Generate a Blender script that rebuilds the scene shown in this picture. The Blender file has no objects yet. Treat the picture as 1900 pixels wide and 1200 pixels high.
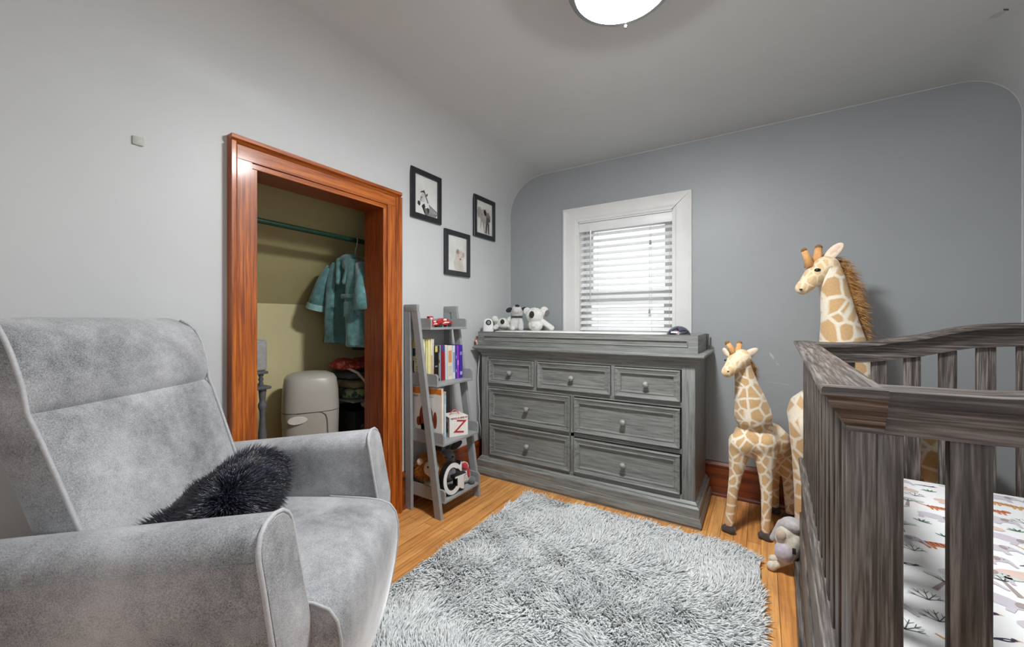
import bpy, bmesh, math, random
import numpy as np
from mathutils import Vector, Matrix, Euler
random.seed(7); rng = np.random.default_rng(7)
S = bpy.context.scene
COL = S.collection
PI = math.pi
R = math.radians

# ------------------------------------------------------------------ camera
cam_d = bpy.data.cameras.new('camera'); cam = bpy.data.objects.new('camera', cam_d); COL.objects.link(cam)
cam.location = (0, 0, 1.05); cam.rotation_euler = (R(90), 0, R(32.08))
cam_d.sensor_width = 36; cam_d.lens = 737/1900*36; cam_d.shift_y = -5.5/1900; cam_d.clip_start = 0.02
S.camera = cam

# ------------------------------------------------------------------ world, light, exposure
W = bpy.data.worlds.new('sky'); S.world = W; W.use_nodes = True
bg = W.node_tree.nodes['Background']; bg.inputs[0].default_value = (0.93, 0.96, 1, 1); bg.inputs[1].default_value = 0.75
S.view_settings.view_transform = 'Standard'; S.view_settings.look = 'None'
S.view_settings.exposure = 1.28; S.view_settings.gamma = 1.0; S.view_settings.use_curve_mapping = False
LAMP_STRENGTH = 92.0
def area(name, loc, rot, sx, sy, power, col=(1, 1, 1)):
    d = bpy.data.lights.new(name, 'AREA'); d.shape = 'RECTANGLE'; d.size = sx; d.size_y = sy; d.energy = power; d.color = col
    o = bpy.data.objects.new(name, d); COL.objects.link(o); o.location = loc; o.rotation_euler = rot
    return o
# soft fill lamps added behind the camera, shining in through two added windows
area('fill_light_rear', (-0.15, -0.98, 1.3), (R(90), 0, 0), 1.0, 1.0, 0.7, (0.95, 0.97, 1))
area('fill_light_right', (1.08, -0.25, 1.3), (R(90), 0, R(90)), 0.6, 0.9, 0.6, (0.95, 0.97, 1))

# ------------------------------------------------------------------ colour + materials
def lin(c):
    return tuple(((v/255)/12.92 if v/255 <= 0.04045 else ((v/255+0.055)/1.055)**2.4) for v in c)
def srgb(*c): return lin(c)+(1,)
MATS = {}
def new_mat(name):
    m = bpy.data.materials.new(name); m.use_nodes = True
    nt = m.node_tree; return m, nt, nt.nodes['Principled BSDF']
def ramp(nt, fac, c1, c2, lo, hi):
    r = nt.nodes.new('ShaderNodeValToRGB'); r.color_ramp.elements[0].position = lo; r.color_ramp.elements[1].position = hi
    r.color_ramp.elements[0].color = c1; r.color_ramp.elements[1].color = c2
    nt.links.new(fac, r.inputs[0]); return r
def coords(nt, scale, rot=(0, 0, 0), kind='Object'):
    t = nt.nodes.new('ShaderNodeTexCoord'); mp = nt.nodes.new('ShaderNodeMapping')
    mp.inputs['Scale'].default_value = scale; mp.inputs['Rotation'].default_value = rot
    nt.links.new(t.outputs[kind], mp.inputs[0]); return mp.outputs[0]
def noise(nt, vec, scale=1, detail=4, rough=0.6, dist=0):
    n = nt.nodes.new('ShaderNodeTexNoise'); n.inputs['Scale'].default_value = scale; n.inputs['Detail'].default_value = detail
    n.inputs['Roughness'].default_value = rough; n.inputs['Distortion'].default_value = dist
    nt.links.new(vec, n.inputs['Vector']); return n.outputs['Fac']
def bump(nt, p, h, strength, dist=0.002):
    b = nt.nodes.new('ShaderNodeBump'); b.inputs['Strength'].default_value = strength; b.inputs['Distance'].default_value = dist
    nt.links.new(h, b.inputs['Height']); nt.links.new(b.outputs[0], p.inputs['Normal']); return b
def M(name, c1, c2=None, scale=8, detail=4, lo=0.35, hi=0.65, rough=0.6, bmp=0, bscale=None, sheen=0, metal=0, spec=0.5, coat=0):
    if name in MATS: return MATS[name]
    m, nt, p = new_mat(name)
    p.inputs['Roughness'].default_value = rough; p.inputs['Metallic'].default_value = metal
    p.inputs['Specular IOR Level'].default_value = spec; p.inputs['Sheen Weight'].default_value = sheen
    p.inputs['Coat Weight'].default_value = coat
    if c2 is None: c2 = tuple(v*0.93 for v in c1)
    v = coords(nt, (1, 1, 1))
    n = noise(nt, v, scale, detail)
    r = ramp(nt, n, srgb(*c1), srgb(*c2), lo, hi); nt.links.new(r.outputs[0], p.inputs['Base Color'])
    if bmp:
        n2 = noise(nt, v, bscale or scale*6, 3); bump(nt, p, n2, bmp)
    MATS[name] = m; return m
def WOOD(name, c1, c2, axis, across=45, along=2.2, rough=0.5, bmp=0.25, c3=None, coat=0, fine=1.0):
    """streaky timber, the grain running along the given axis"""
    key = name+'_'+axis
    if key in MATS: return MATS[key]
    m, nt, p = new_mat(key)
    sc = [across]*3; sc['xyz'.index(axis)] = along
    v = coords(nt, tuple(sc)); a = noise(nt, v, 1, 5, 0.65, 0.4)
    sc2 = [across*2.8]*3; sc2['xyz'.index(axis)] = along*3
    b = noise(nt, coords(nt, tuple(sc2)), 1, 2, 0.5)
    mx = nt.nodes.new('ShaderNodeMath'); mx.operation = 'MULTIPLY_ADD'; mx.inputs[1].default_value = 0.35*fine
    nt.links.new(b, mx.inputs[0]); 
    ad = nt.nodes.new('ShaderNodeMath'); ad.operation = 'SUBTRACT'; ad.inputs[1].default_value = 0.175*fine
    nt.links.new(a, ad.inputs[0]); nt.links.new(ad.outputs[0], mx.inputs[2])
    r = ramp(nt, mx.outputs[0], srgb(*c1), srgb(*c2), 0.33, 0.66)
    if c3:
        e = r.color_ramp.elements.new(0.5); e.color = srgb(*c3)
    nt.links.new(r.outputs[0], p.inputs['Base Color'])
    p.inputs['Roughness'].default_value = rough; p.inputs['Coat Weight'].default_value = coat; p.inputs['Coat Roughness'].default_value = 0.15
    if bmp: bump(nt, p, mx.outputs[0], bmp, 0.001)
    MATS[key] = m; return m

# ------------------------------------------------------------------ mesh builder
class MB:
    def __init__(s): s.bm = bmesh.new(); s.mi = 0
    def _new(s, geom_faces):
        for f in geom_faces: f.material_index = s.mi
    def box(s, a, b, bev=0, seg=2, mat=None):
        a = Vector(a); b = Vector(b); lo = Vector([min(a[i], b[i]) for i in range(3)]); hi = Vector([max(a[i], b[i]) for i in range(3)])
        t = bmesh.new(); bmesh.ops.create_cube(t, size=1)
        for v in t.verts: v.co = Vector([lo[i]+(v.co[i]+0.5)*(hi[i]-lo[i]) for i in range(3)])
        if bev: bmesh.ops.bevel(t, geom=t.edges[:], offset=min(bev, 0.49*min(hi-lo)), segments=seg, profile=0.5, affect='EDGES')
        s.join(t, mat); return s
    def join(s, t, mat=None):
        if mat is not None: bmesh.ops.transform(t, matrix=mat, verts=t.verts[:])
        mp = {v: s.bm.verts.new(v.co) for v in t.verts}
        for f in t.faces:
            try:
                nf = s.bm.faces.new([mp[v] for v in f.verts]); nf.material_index = s.mi
            except ValueError: pass
        t.free()
    def poly(s, pts):
        f = s.bm.faces.new([s.bm.verts.new(p) for p in pts]); f.material_index = s.mi; return s
    def loft(s, secs, cap=True, closed=True, wrap=False):
        rows = [[s.bm.verts.new(p) for p in sec] for sec in secs]; n = len(rows[0])
        if wrap: rows.append(rows[0])
        for A, B in zip(rows[:-1], rows[1:]):
            for i in range(n if closed else n-1):
                j = (i+1) % n
                f = s.bm.faces.new([A[i], A[j], B[j], B[i]]); f.material_index = s.mi
        if cap and closed and not wrap:
            for r_ in (rows[0][::-1], rows[-1]):
                f = s.bm.faces.new(r_); f.material_index = s.mi
        return s
    def prism(s, pts2, axis, a, b):
        """extrude a 2D outline along axis ('x': pts are (y,z), 'y': (x,z), 'z': (x,y))"""
        def P(p, t): return {'x': (t, p[0], p[1]), 'y': (p[0], t, p[1]), 'z': (p[0], p[1], t)}[axis]
        return s.loft([[P(p, a) for p in pts2], [P(p, b) for p in pts2]])
    def lathe(s, prof, c=(0, 0, 0), n=24, axis='z', sx=1, sy=1):
        c = Vector(c); secs = []
        for r_, h in prof:
            ring = []
            for i in range(n):
                t = 2*PI*i/n; x, y = max(r_, 1e-5)*math.cos(t)*sx, max(r_, 1e-5)*math.sin(t)*sy
                v = {'z': (x, y, h), 'x': (h, x, y), 'y': (y, h, x)}[axis]; ring.append(c+Vector(v))
            secs.append(ring)
        return s.loft(secs)
    def tube(s, path, r, n=8, cap=True):
        path = [Vector(p) for p in path]; rr = r if isinstance(r, (list, tuple)) else [r]*len(path)
        secs = []; prev = None
        for i, p in enumerate(path):
            d = (path[min(i+1, len(path)-1)]-path[max(i-1, 0)]).normalized()
            if prev is None:
                a = d.orthogonal().normalized()
            else:
                a = (prev-d*prev.dot(d)); a = a.normalized() if a.length > 1e-6 else d.orthogonal().normalized()
            prev = a; b = d.cross(a)
            secs.append([p+(a*math.cos(2*PI*k/n)+b*math.sin(2*PI*k/n))*rr[i] for k in range(n)])
        return s.loft(secs, cap=cap)
    def ball(s, c, r, rot=None, sub=2):
        t = bmesh.new(); bmesh.ops.create_icosphere(t, subdivisions=sub, radius=1)
        rr = (r, r, r) if not isinstance(r, (tuple, list)) else r
        m = Matrix.Translation(Vector(c)) @ (Euler(rot).to_matrix().to_4x4() if rot else Matrix()) @ Matrix.Diagonal((*rr, 1))
        s.join(t, m); return s
    def capsule(s, p0, r0, p1, r1):
        p0, p1 = Vector(p0), Vector(p1); d = p1-p0; L = d.length; n = max(2, int(L/(0.35*min(r0, r1)))+1)
        for i in range(n+1):
            t = i/n; s.ball(p0+d*t, r0+(r1-r0)*t)
        return s
    def build(s, name, mats, parent=None, smooth=30, local=True, recalc=True):
        if recalc: bmesh.ops.recalc_face_normals(s.bm, faces=s.bm.faces[:])
        me = bpy.data.meshes.new(name)
        if not local and parent is not None: bmesh.ops.transform(s.bm, matrix=ROOTM[parent.name].inverted(), verts=s.bm.verts[:])
        s.bm.to_mesh(me); s.bm.free()
        for m in (mats if isinstance(mats, (list, tuple)) else [mats]): me.materials.append(m)
        return link(name, me, parent, smooth)
ROOTM = {}
def link(name, me, parent=None, smooth=30):
    if smooth:
        me.polygons.foreach_set('use_smooth', [True]*len(me.polygons))
        if smooth < 180:
            try: me.set_sharp_from_angle(angle=R(smooth))
            except Exception: pass
    o = bpy.data.objects.new(name, me); COL.objects.link(o)
    if parent is not None:
        o.parent = parent; ROOTM[o.name] = ROOTM[parent.name]
    return o
def thing(name, label, cat, loc=(0, 0, 0), rz=0, group=None, rot=None):
    o = bpy.data.objects.new(name, None); COL.objects.link(o); o.empty_display_size = 0.05
    o.location = loc; o.rotation_euler = rot or (0, 0, rz); tag(o, label, cat, group)
    ROOTM[o.name] = Matrix.Translation(Vector(loc)) @ Euler(rot or (0, 0, rz)).to_matrix().to_4x4(); return o
def tag(o, label, cat, group=None):
    o['label'] = label; o['category'] = cat
    if group: o['group'] = group
    return o
def lab(o, text): o['label'] = text; return o
def struct(o): o['kind'] = 'structure'; return o
def remesh(mb, name, mat, parent, voxel=0.006, smooth_it=6, local=True, disp=None):
    """fuse the overlapping solids of a builder into one continuous skin"""
    me = bpy.data.meshes.new('tmp'); mb.bm.to_mesh(me); mb.bm.free()
    o = bpy.data.objects.new('tmp', me); COL.objects.link(o)
    md = o.modifiers.new('r', 'REMESH'); md.mode = 'VOXEL'; md.voxel_size = voxel
    if smooth_it:
        sm = o.modifiers.new('s', 'SMOOTH'); sm.factor = 0.5; sm.iterations = smooth_it
    dg = bpy.context.evaluated_depsgraph_get(); dg.update()
    me2 = bpy.data.meshes.new_from_object(o.evaluated_get(dg)); bpy.data.objects.remove(o); bpy.data.meshes.remove(me)
    me2.name = name
    if not local and parent is not None: me2.transform(ROOTM[parent.name].inverted())
    me2.materials.clear(); me2.materials.append(mat)
    return link(name, me2, parent, 180)
def nrm(a): return a/np.maximum(np.linalg.norm(a, axis=1, keepdims=True), 1e-9)
def strands(name, P, D, L, Wd, bend, mat, parent=None, t=(0, 0.4, 0.75), stuff=True):
    N = len(P); D = nrm(D); L = np.broadcast_to(L, (N,)).reshape(N, 1); Wd = np.broadcast_to(Wd, (N,)).reshape(N, 1)
    a = nrm(np.cross(D, rng.normal(size=(N, 3)))); b = np.cross(D, a)
    V = np.zeros((N, 10, 3))
    for k, tt in enumerate(t):
        c = P+D*L*tt+bend*L*tt*tt; w = Wd*(1-0.55*tt)
        for q in range(3):
            an = 2*PI*q/3; V[:, k*3+q] = c+(a*math.cos(an)+b*math.sin(an))*w
    V[:, 9] = P+D*L+bend*L
    F = []
    for k in range(2):
        for q in range(3): F.append([k*3+q, k*3+(q+1) % 3, (k+1)*3+(q+1) % 3, (k+1)*3+q])
    F4 = np.array(F).reshape(-1); F3 = np.array([[6+q, 6+(q+1) % 3, 9] for q in range(3)]).reshape(-1)
    base = (np.arange(N)*10)[:, None]
    loops = np.concatenate([base+F4[None], base+F3[None]], axis=1).reshape(-1).astype(np.int32)
    st = np.concatenate([np.arange(6)*4, 24+np.arange(3)*3])
    starts = ((np.arange(N)*33)[:, None]+st[None]).reshape(-1).astype(np.int32)
    me = bpy.data.meshes.new(name)
    me.vertices.add(N*10); me.vertices.foreach_set('co', V.reshape(-1).astype(np.float32))
    me.loops.add(len(loops)); me.loops.foreach_set('vertex_index', loops)
    me.polygons.add(len(starts)); me.polygons.foreach_set('loop_start', starts)
    me.update(calc_edges=True); me.validate()
    me.materials.append(mat)
    o = link(name, me, parent, 180)
    if stuff: o['kind'] = 'stuff'
    return o
def sample(o, n):
    me = o.data; me.calc_loop_triangles()
    V = np.array([v.co for v in me.vertices]); T = np.array([t.vertices for t in me.loop_triangles])
    A, B, Cc = V[T[:, 0]], V[T[:, 1]], V[T[:, 2]]; nn = np.cross(B-A, Cc-A); ar = np.linalg.norm(nn, axis=1)
    k = rng.choice(len(T), n, p=ar/ar.sum()); u, v = rng.random((2, n, 1)); fl = (u+v) > 1; u = np.where(fl, 1-u, u); v = np.where(fl, 1-v, v)
    return A[k]+u*(B[k]-A[k])+v*(Cc[k]-A[k]), nn[k]/ar[k][:, None]
def vnoise(P, f, seed):
    """cheap smooth random field for numpy points"""
    g = np.random.default_rng(seed); out = np.zeros(len(P))
    for i in range(5):
        k = g.normal(size=P.shape[1])*f*(1+0.6*i); out += np.sin(P@k+g.random()*6.28)/(1+0.5*i)
    return out
def text_mesh(ch, size, depth, name, mat, parent, mx, shear=0, bev=0):
    c = bpy.data.curves.new('t', 'FONT'); c.body = ch; c.size = size; c.extrude = depth; c.bevel_depth = bev; c.shear = shear; c.align_x = 'CENTER'; c.align_y = 'CENTER'
    o = bpy.data.objects.new('t', c); COL.objects.link(o); dg = bpy.context.evaluated_depsgraph_get(); dg.update()
    me = bpy.data.meshes.new_from_object(o.evaluated_get(dg)); bpy.data.objects.remove(o); me.name = name
    me.transform(mx); me.materials.clear(); me.materials.append(mat)
    return link(name, me, parent, 30)
def ell(c, a, b, ang=0, n=14):
    return [(c[0]+a*math.cos(t)*math.cos(ang)-b*math.sin(t)*math.sin(ang), c[1]+a*math.cos(t)*math.sin(ang)+b*math.sin(t)*math.cos(ang)) for t in [2*PI*i/n for i in range(n)]]
def strip(p, q, w0, w1):
    dx, dy = q[0]-p[0], q[1]-p[1]; L = math.hypot(dx, dy) or 1; nx, ny = -dy/L, dx/L
    return [(p[0]+nx*w0, p[1]+ny*w0), (q[0]+nx*w1, q[1]+ny*w1), (q[0]-nx*w1, q[1]-ny*w1), (p[0]-nx*w0, p[1]-ny*w0)]

# ------------------------------------------------------------------ room shell
XL, XR, YB, YR, ZC = -1.703, 0.981, 2.691, -0.85, 2.165
def paint(name, c, c2=None): return M(name, c, c2 or tuple(v-3 for v in c), scale=3, rough=0.45, bmp=0.06, bscale=160, spec=0.35)
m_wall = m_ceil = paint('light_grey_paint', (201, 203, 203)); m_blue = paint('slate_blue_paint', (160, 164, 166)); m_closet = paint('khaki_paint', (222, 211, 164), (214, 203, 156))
m_whitegloss = M('white_gloss_paint', (226, 226, 224), (218, 218, 216), scale=4, rough=0.3)

def floor_mat():
    m, nt, p = new_mat('oak_strip_floor')
    v = coords(nt, (1, 1, 1), (0, 0, R(90)))
    br = nt.nodes.new('ShaderNodeTexBrick'); br.offset = 0.37; br.offset_frequency = 2; nt.links.new(v, br.inputs['Vector'])
    br.inputs['Color1'].default_value = srgb(226, 168, 100); br.inputs['Color2'].default_value = srgb(206, 142, 78); br.inputs['Mortar'].default_value = srgb(92, 52, 22)
    br.inputs['Scale'].default_value = 1; br.inputs['Mortar Size'].default_value = 0.0011; br.inputs['Mortar Smooth'].default_value = 0.3; br.inputs['Bias'].default_value = -0.1
    br.inputs['Brick Width'].default_value = 1.1; br.inputs['Row Height'].default_value = 0.057
    g = noise(nt, coords(nt, (70, 3.5, 10)), 1, 5, 0.65, 0.3); r = ramp(nt, g, (0.62, 0.55, 0.5, 1), (1.12, 1.1, 1.08, 1), 0.3, 0.62)
    w = noise(nt, coords(nt, (3, 3, 3)), 1, 4, 0.6); r2 = ramp(nt, w, (0.82, 0.77, 0.72, 1), (1.05, 1.05, 1.05, 1), 0.3, 0.55)
    def mul(a, b):
        x = nt.nodes.new('ShaderNodeMix'); x.data_type = 'RGBA'; x.blend_type = 'MULTIPLY'; x.inputs[0].default_value = 1
        nt.links.new(a, x.inputs[6]); nt.links.new(b, x.inputs[7]); return x.outputs[2]
    nt.links.new(mul(mul(br.outputs[0], r.outputs[0]), r2.outputs[0]), p.inputs['Base Color'])
    p.inputs['Roughness'].default_value = 0.38
    bump(nt, p, g, 0.08, 0.001); return m
mb = MB(); mb.box((-2.6, YR-0.16, -0.1), (XR+0.16, YB+0.16, 0)); struct(mb.build('floor', floor_mat(), smooth=0))

def arc(cx, cz, r_, a0, a1, n=14): return [(cx+r_*math.cos(R(a0+(a1-a0)*i/n)), cz+r_*math.sin(R(a0+(a1-a0)*i/n))) for i in range(n+1)]
cr, cl = 0.20, 0.29
leftprof = [(XL, 0)]+arc(XL+cl, ZC-cl, cl, 180, 90)+[(XL+cl, 2.3), (XL-0.12, 2.3), (XL-0.12, 0)]
headprof = [(XL, 1.66)]+leftprof[1:-1]+[(XL-0.12, 1.66)]
mb = MB(); D0, D1, DZ = 0.785, 1.436, 1.66
mb.prism(leftprof, 'y', YR, D0); mb.prism(headprof, 'y', D0, D1); mb.prism(leftprof, 'y', D1, YB)
struct(mb.build('wall_left', m_wall, smooth=25))
rp = [(XR, 0)]+arc(XR-cr, ZC-cr, cr, 0, 90)+[(XR-cr, 2.3), (XR+0.12, 2.3), (XR+0.12, 0)]
mb = MB(); mb.prism(rp, 'y', YR, -0.6); mb.prism(rp, 'y', 0.1, YB); mb.prism([(XR, 1.8)]+rp[1:-1]+[(XR+0.12, 1.8)], 'y', -0.6, 0.1); mb.box((XR, -0.6, 0), (XR+0.12, 0.1, 0.8)); struct(mb.build('wall_right', m_wall, smooth=25))  # right wall, with an unseen opening added for its fill lamp
mb = MB(); mb.box((XL+cl, YR, ZC), (XR-cr, YB, 2.3))
mb.mi = 1; mb.poly([(x, y, ZC-0.0006) for x, y in ((0.712, 2.182), (0.714, 2.160), (0.731, 2.150), (0.746, 2.152), (0.748, 2.168), (0.737, 2.186))])   # flaked patch
mb.mi = 2; mb.poly([(x, y, ZC-0.0012) for x, y in ((0.733, 2.136), (0.751, 2.147), (0.755, 2.158), (0.741, 2.150))])  # dark spot beside the patch
struct(mb.build('ceiling', [m_ceil, M('flaked_paint', (198, 192, 190), rough=0.8), M('flake_dark_spot', (96, 96, 84), rough=0.9)], smooth=0, recalc=False))
# back wall with the window hole; two scuffs in its paint
WX0, WX1, WZ0, WZ1 = -1.125, -0.468, 0.93, 1.76
m_plaster = M('bare_plaster', (196, 200, 200), scale=20, rough=0.8)
mb = MB(); y0, y1 = YB, YB+0.15
mb.box((XL-0.12, y0, 0), (WX0, y1, 2.3)); mb.box((WX1, y0, 0), (XR+0.12, y1, 2.3)); mb.box((WX0, y0, 0), (WX1, y1, WZ0)); mb.box((WX0, y0, WZ1), (WX1, y1, 2.3))
mb.mi = 1
def flat_y(mb, pts, y): mb.poly([(p[0], y, p[1]) for p in pts])
flat_y(mb, [(0.041, 0.868), (0.052, 0.861), (0.062, 0.846), (0.064, 0.828), (0.056, 0.832), (0.050, 0.845), (0.043, 0.85)], YB-0.0006)
flat_y(mb, ell((0.078, 0.806), 0.004, 0.003), YB-0.0006); flat_y(mb, ell((0.086, 0.80), 0.003, 0.002), YB-0.0006); flat_y(mb, ell((0.072, 0.815), 0.0025, 0.0025), YB-0.0006)
flat_y(mb, strip((0.02, 0.703), (0.135, 0.692), 0.0006, 0.0012), YB-0.0006)
struct(mb.build('wall_back', [m_blue, m_plaster], smooth=0, recalc=False))
# rear wall with an unseen opening added for the rear fill lamp
mb = MB(); ya, yb = YR-0.15, YR
mb.box((XL-0.12, ya, 0), (-0.7, yb, 2.3)); mb.box((0.4, ya, 0), (XR+0.12, yb, 2.3)); mb.box((-0.7, ya, 0), (0.4, yb, 0.75)); mb.box((-0.7, ya, 1.85), (0.4, yb, 2.3)); struct(mb.build('wall_rear', m_wall, smooth=0))

# closet behind the left wall: knee wall, sloping roof, ends
KX = -2.45
mb = MB(); mb.box((KX-0.08, 0.1, 0), (KX, 2.35, 1.155)); struct(mb.build('wall_closet', m_closet, smooth=0))
mb = MB(); mb.prism([(KX, 1.15), (XL-0.12, 2.02), (XL-0.12, 2.12), (KX-0.08, 1.25), (KX-0.08, 1.15)], 'y', 0.1, 2.35); struct(mb.build('ceiling_closet', M('khaki_paint_shaded', (186, 176, 130), (178, 168, 122), scale=3, rough=0.5), smooth=0))  # same khaki, darkened in the colour for the shade on the slope
mb = MB(); mb.box((KX, 0.02, 0), (XL-0.12, 0.1, 2.1)); struct(mb.build('wall_closet_near', m_closet, smooth=0))
mb = MB(); mb.box((KX, 2.35, 0), (XL-0.12, 2.43, 2.1)); struct(mb.build('wall_closet_far', m_closet, smooth=0))

# door surround: varnished fir, the casing stepped (back band, flat, bead), jamb lining the wall
def fir(ax): return WOOD('varnished_fir', (196, 112, 36), (122, 54, 10), ax, across=95, along=3.2, rough=0.48, bmp=0.2, c3=(164, 82, 20), coat=0.25)
door = struct(bpy.data.objects.new('door_1', None)); COL.objects.link(door); door.location = (XL, (D0+D1)/2, 0); ROOTM[door.name] = Matrix.Translation(door.location)
OY0, OY1, OZ = 0.799, 1.421, 1.646; CW = 0.102
def casing_v(yi, yo):
    sg = 1 if yo > yi else -1; mb = MB()
    mb.box((XL, yi, 0), (XL+0.010, yi+sg*0.022, OZ), 0.002); mb.box((XL, yi+sg*0.022, 0), (XL+0.018, yi+sg*0.078, OZ+0.022), 0.001)
    mb.prism([(XL, yi+sg*0.076), (XL+0.022, yi+sg*0.076), (XL+0.03, yi+sg*0.082), (XL+0.04, yi+sg*0.088), (XL+0.04, yo), (XL, yo)], 'z', 0, OZ+0.076)
    return mb.build('casing_side', fir('z'), door, local=False, smooth=0)
casing_v(OY0, OY0-CW); casing_v(OY1, OY1+CW)
mb = MB(); mb.box((XL, OY0-0.022, OZ), (XL+0.010, OY1+0.022, OZ+0.022), 0.002); mb.box((XL, OY0-0.078, OZ+0.022), (XL+0.018, OY1+0.078, OZ+0.08), 0.001)
mb.prism([(XL, OZ+0.076), (XL+0.022, OZ+0.076), (XL+0.03, OZ+0.082), (XL+0.04, OZ+0.088), (XL+0.04, OZ+CW), (XL, OZ+CW)], 'y', OY0-CW, OY1+CW)
mb.build('casing_head', fir('y'), door, local=False, smooth=0)
def jw(ax): return WOOD('jamb_fir', (150, 66, 18), (104, 38, 8), ax, across=80, along=3, rough=0.4, bmp=0.15, coat=0.3)
mb = MB(); mb.box((XL-0.145, OY1, 0), (XL+0.004, OY1+0.016, OZ)); mb.build('jamb', jw('z'), door, local=False)
mb = MB(); mb.box((XL-0.145, OY0-0.016, 0), (XL+0.004, OY0, OZ)); mb.build('jamb', jw('z'), door, local=False)
mb = MB(); mb.box((XL-0.145, OY0-0.016, OZ), (XL+0.004, OY1+0.016, OZ+0.016)); mb.build('jamb_head', jw('y'), door, local=False)
mb = MB(); mb.box((XL-0.145, OY0, 0.0), (XL+0.01, OY1, 0.012), 0.004); mb.build('threshold', jw('y'), door, local=False)

# baseboards: tall brown board, cap bead and quarter round
def bb(name, ax, a, b, w, sg):
    prof = [(w, 0), (w+sg*0.026, 0), (w+sg*0.026, 0.006), (w+sg*0.022, 0.016), (w+sg*0.014, 0.022), (w+sg*0.014, 0.168), (w+sg*0.019, 0.172), (w+sg*0.019, 0.184), (w+sg*0.01, 0.2), (w, 0.203)]
    mb = MB(); mb.prism(prof, ax, a, b)
    return struct(mb.build(name, WOOD('baseboard_fir', (140, 66, 26), (88, 34, 10), 'y' if ax == 'y' else 'x', across=30, along=1.5, rough=0.3, bmp=0.15, coat=0.4), smooth=25))
bb('baseboard_back', 'x', XL, XR, YB, -1); bb('baseboard_left', 'y', OY1+CW, YB, XL, 1); bb('baseboard_near', 'y', YR, OY0-CW, XL, 1)

# pale paint line where the back wall meets the coved ceiling and side walls
pts = [(XL+0.001, YB-0.001, z) for z in (0.21, 1.0, 1.8)]+[(x_, YB-0.001, z_) for x_, z_ in arc(XL+cl, ZC-cl, cl-0.001, 180, 90)]+[(x_, YB-0.001, z_) for x_, z_ in arc(XR-cr, ZC-cr, cr-0.001, 90, 0)]+[(XR-0.001, YB-0.001, z) for z in (1.8, 1.0, 0.21)]
mb = MB(); mb.tube(pts, 0.0022, 6); struct(mb.build('trim_1', M('pale_edge_paint', (206, 208, 210), rough=0.5), smooth=180))
# ------------------------------------------------------------------ window
win = struct(bpy.data.objects.new('window_1', None)); COL.objects.link(win); win.location = (-0.8, YB, 1.0); ROOTM[win.name] = Matrix.Translation(win.location)
def wp(name, mb, m=m_whitegloss): return mb.build(name, m, win, local=False)
CX0, CX1, CZ1 = -1.235, -0.364, 1.861
def casing_prof(o, i): # outer, inner coordinate -> profile points (coord, depth)
    sg = 1 if i > o else -1
    return [(o, 0), (o, 0.020), (o+sg*0.012, 0.024), (o+sg*0.024, 0.019), (o+sg*0.07, 0.019), (i-sg*0.022, 0.017), (i-sg*0.016, 0.012), (i, 0.011), (i, 0)]
for o_, i_ in ((CX0, WX0+0.008), (CX1, WX1-0.008)):
    mb = MB(); P = casing_prof(o_, i_)
    zt = lambda c: CZ1-abs(c-o_)*(CZ1-WZ1)/abs(i_-o_)
    mb.loft([[(c, YB-d, 0.86) for c, d in P], [(c, YB-d, zt(c)) for c, d in P]]); wp('casing_side', mb)
mb = MB(); P = casing_prof(CZ1, WZ1)
f = lambda c: (CZ1-c)/(CZ1-WZ1)*(WX0+0.008-CX0)
mb.loft([[(CX0+f(c), YB-d, c) for c, d in P], [(CX1-f(c), YB-d, c) for c, d in P]]); wp('casing_head', mb)
mb = MB(); mb.box((CX0-0.02, YB-0.05, 0.90), (CX1+0.02, YB+0.06, 0.93), 0.006); wp('sill', mb)
mb = MB(); mb.box((WX0, YB-0.005, WZ0), (WX0+0.012, YB+0.15, WZ1)); mb.box((WX1-0.012, YB-0.005, WZ0), (WX1, YB+0.15, WZ1)); mb.box((WX0, YB-0.005, WZ1-0.012), (WX1, YB+0.15, WZ1)); wp('window_frame', mb)
def sash(y, z0, z1, nm):
    mb = MB(); a, b = WX0+0.012, WX1-0.012; w = 0.065
    mb.box((a, y, z0), (a+w, y+0.035, z1), 0.003); mb.box((b-w, y, z0), (b, y+0.035, z1), 0.003); mb.box((a+w, y, z0), (b-w, y+0.035, z0+0.05), 0.003); mb.box((a+w, y, z1-0.05), (b-w, y+0.035, z1), 0.003)
    return wp(nm, mb)
sash(YB+0.068, WZ0, 1.25, 'lower_sash'); sash(YB+0.106, 1.19, WZ1-0.012, 'upper_sash')
def glass_mat(name, fac=0.92):
    m, nt, p = new_mat(name); nt.nodes.remove(p); o = nt.nodes['Material Output']
    t = nt.nodes.new('ShaderNodeBsdfTransparent'); g = nt.nodes.new('ShaderNodeBsdfGlossy'); g.inputs['Roughness'].default_value = 0.02
    x = nt.nodes.new('ShaderNodeMixShader'); fr = nt.nodes.new('ShaderNodeFresnel'); fr.inputs['IOR'].default_value = 1.45
    ge = nt.nodes.new('ShaderNodeNewGeometry'); k = nt.nodes.new('ShaderNodeMath'); k.operation = 'SUBTRACT'; k.inputs[0].default_value = 1; nt.links.new(ge.outputs['Backfacing'], k.inputs[1]); k2 = nt.nodes.new('ShaderNodeMath'); k2.operation = 'MULTIPLY'; nt.links.new(k.outputs[0], k2.inputs[0]); nt.links.new(fr.outputs[0], k2.inputs[1]); nt.links.new(k2.outputs[0], x.inputs[0]); nt.links.new(t.outputs[0], x.inputs[1]); nt.links.new(g.outputs[0], x.inputs[2]); nt.links.new(x.outputs[0], o.inputs[0]); return m
m_glass = glass_mat('clear_glass')
mb = MB(); mb.box((WX0+0.07, YB+0.083, WZ0+0.045), (WX1-0.07, YB+0.087, 1.205)); wp('pane', mb, m_glass)
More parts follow.
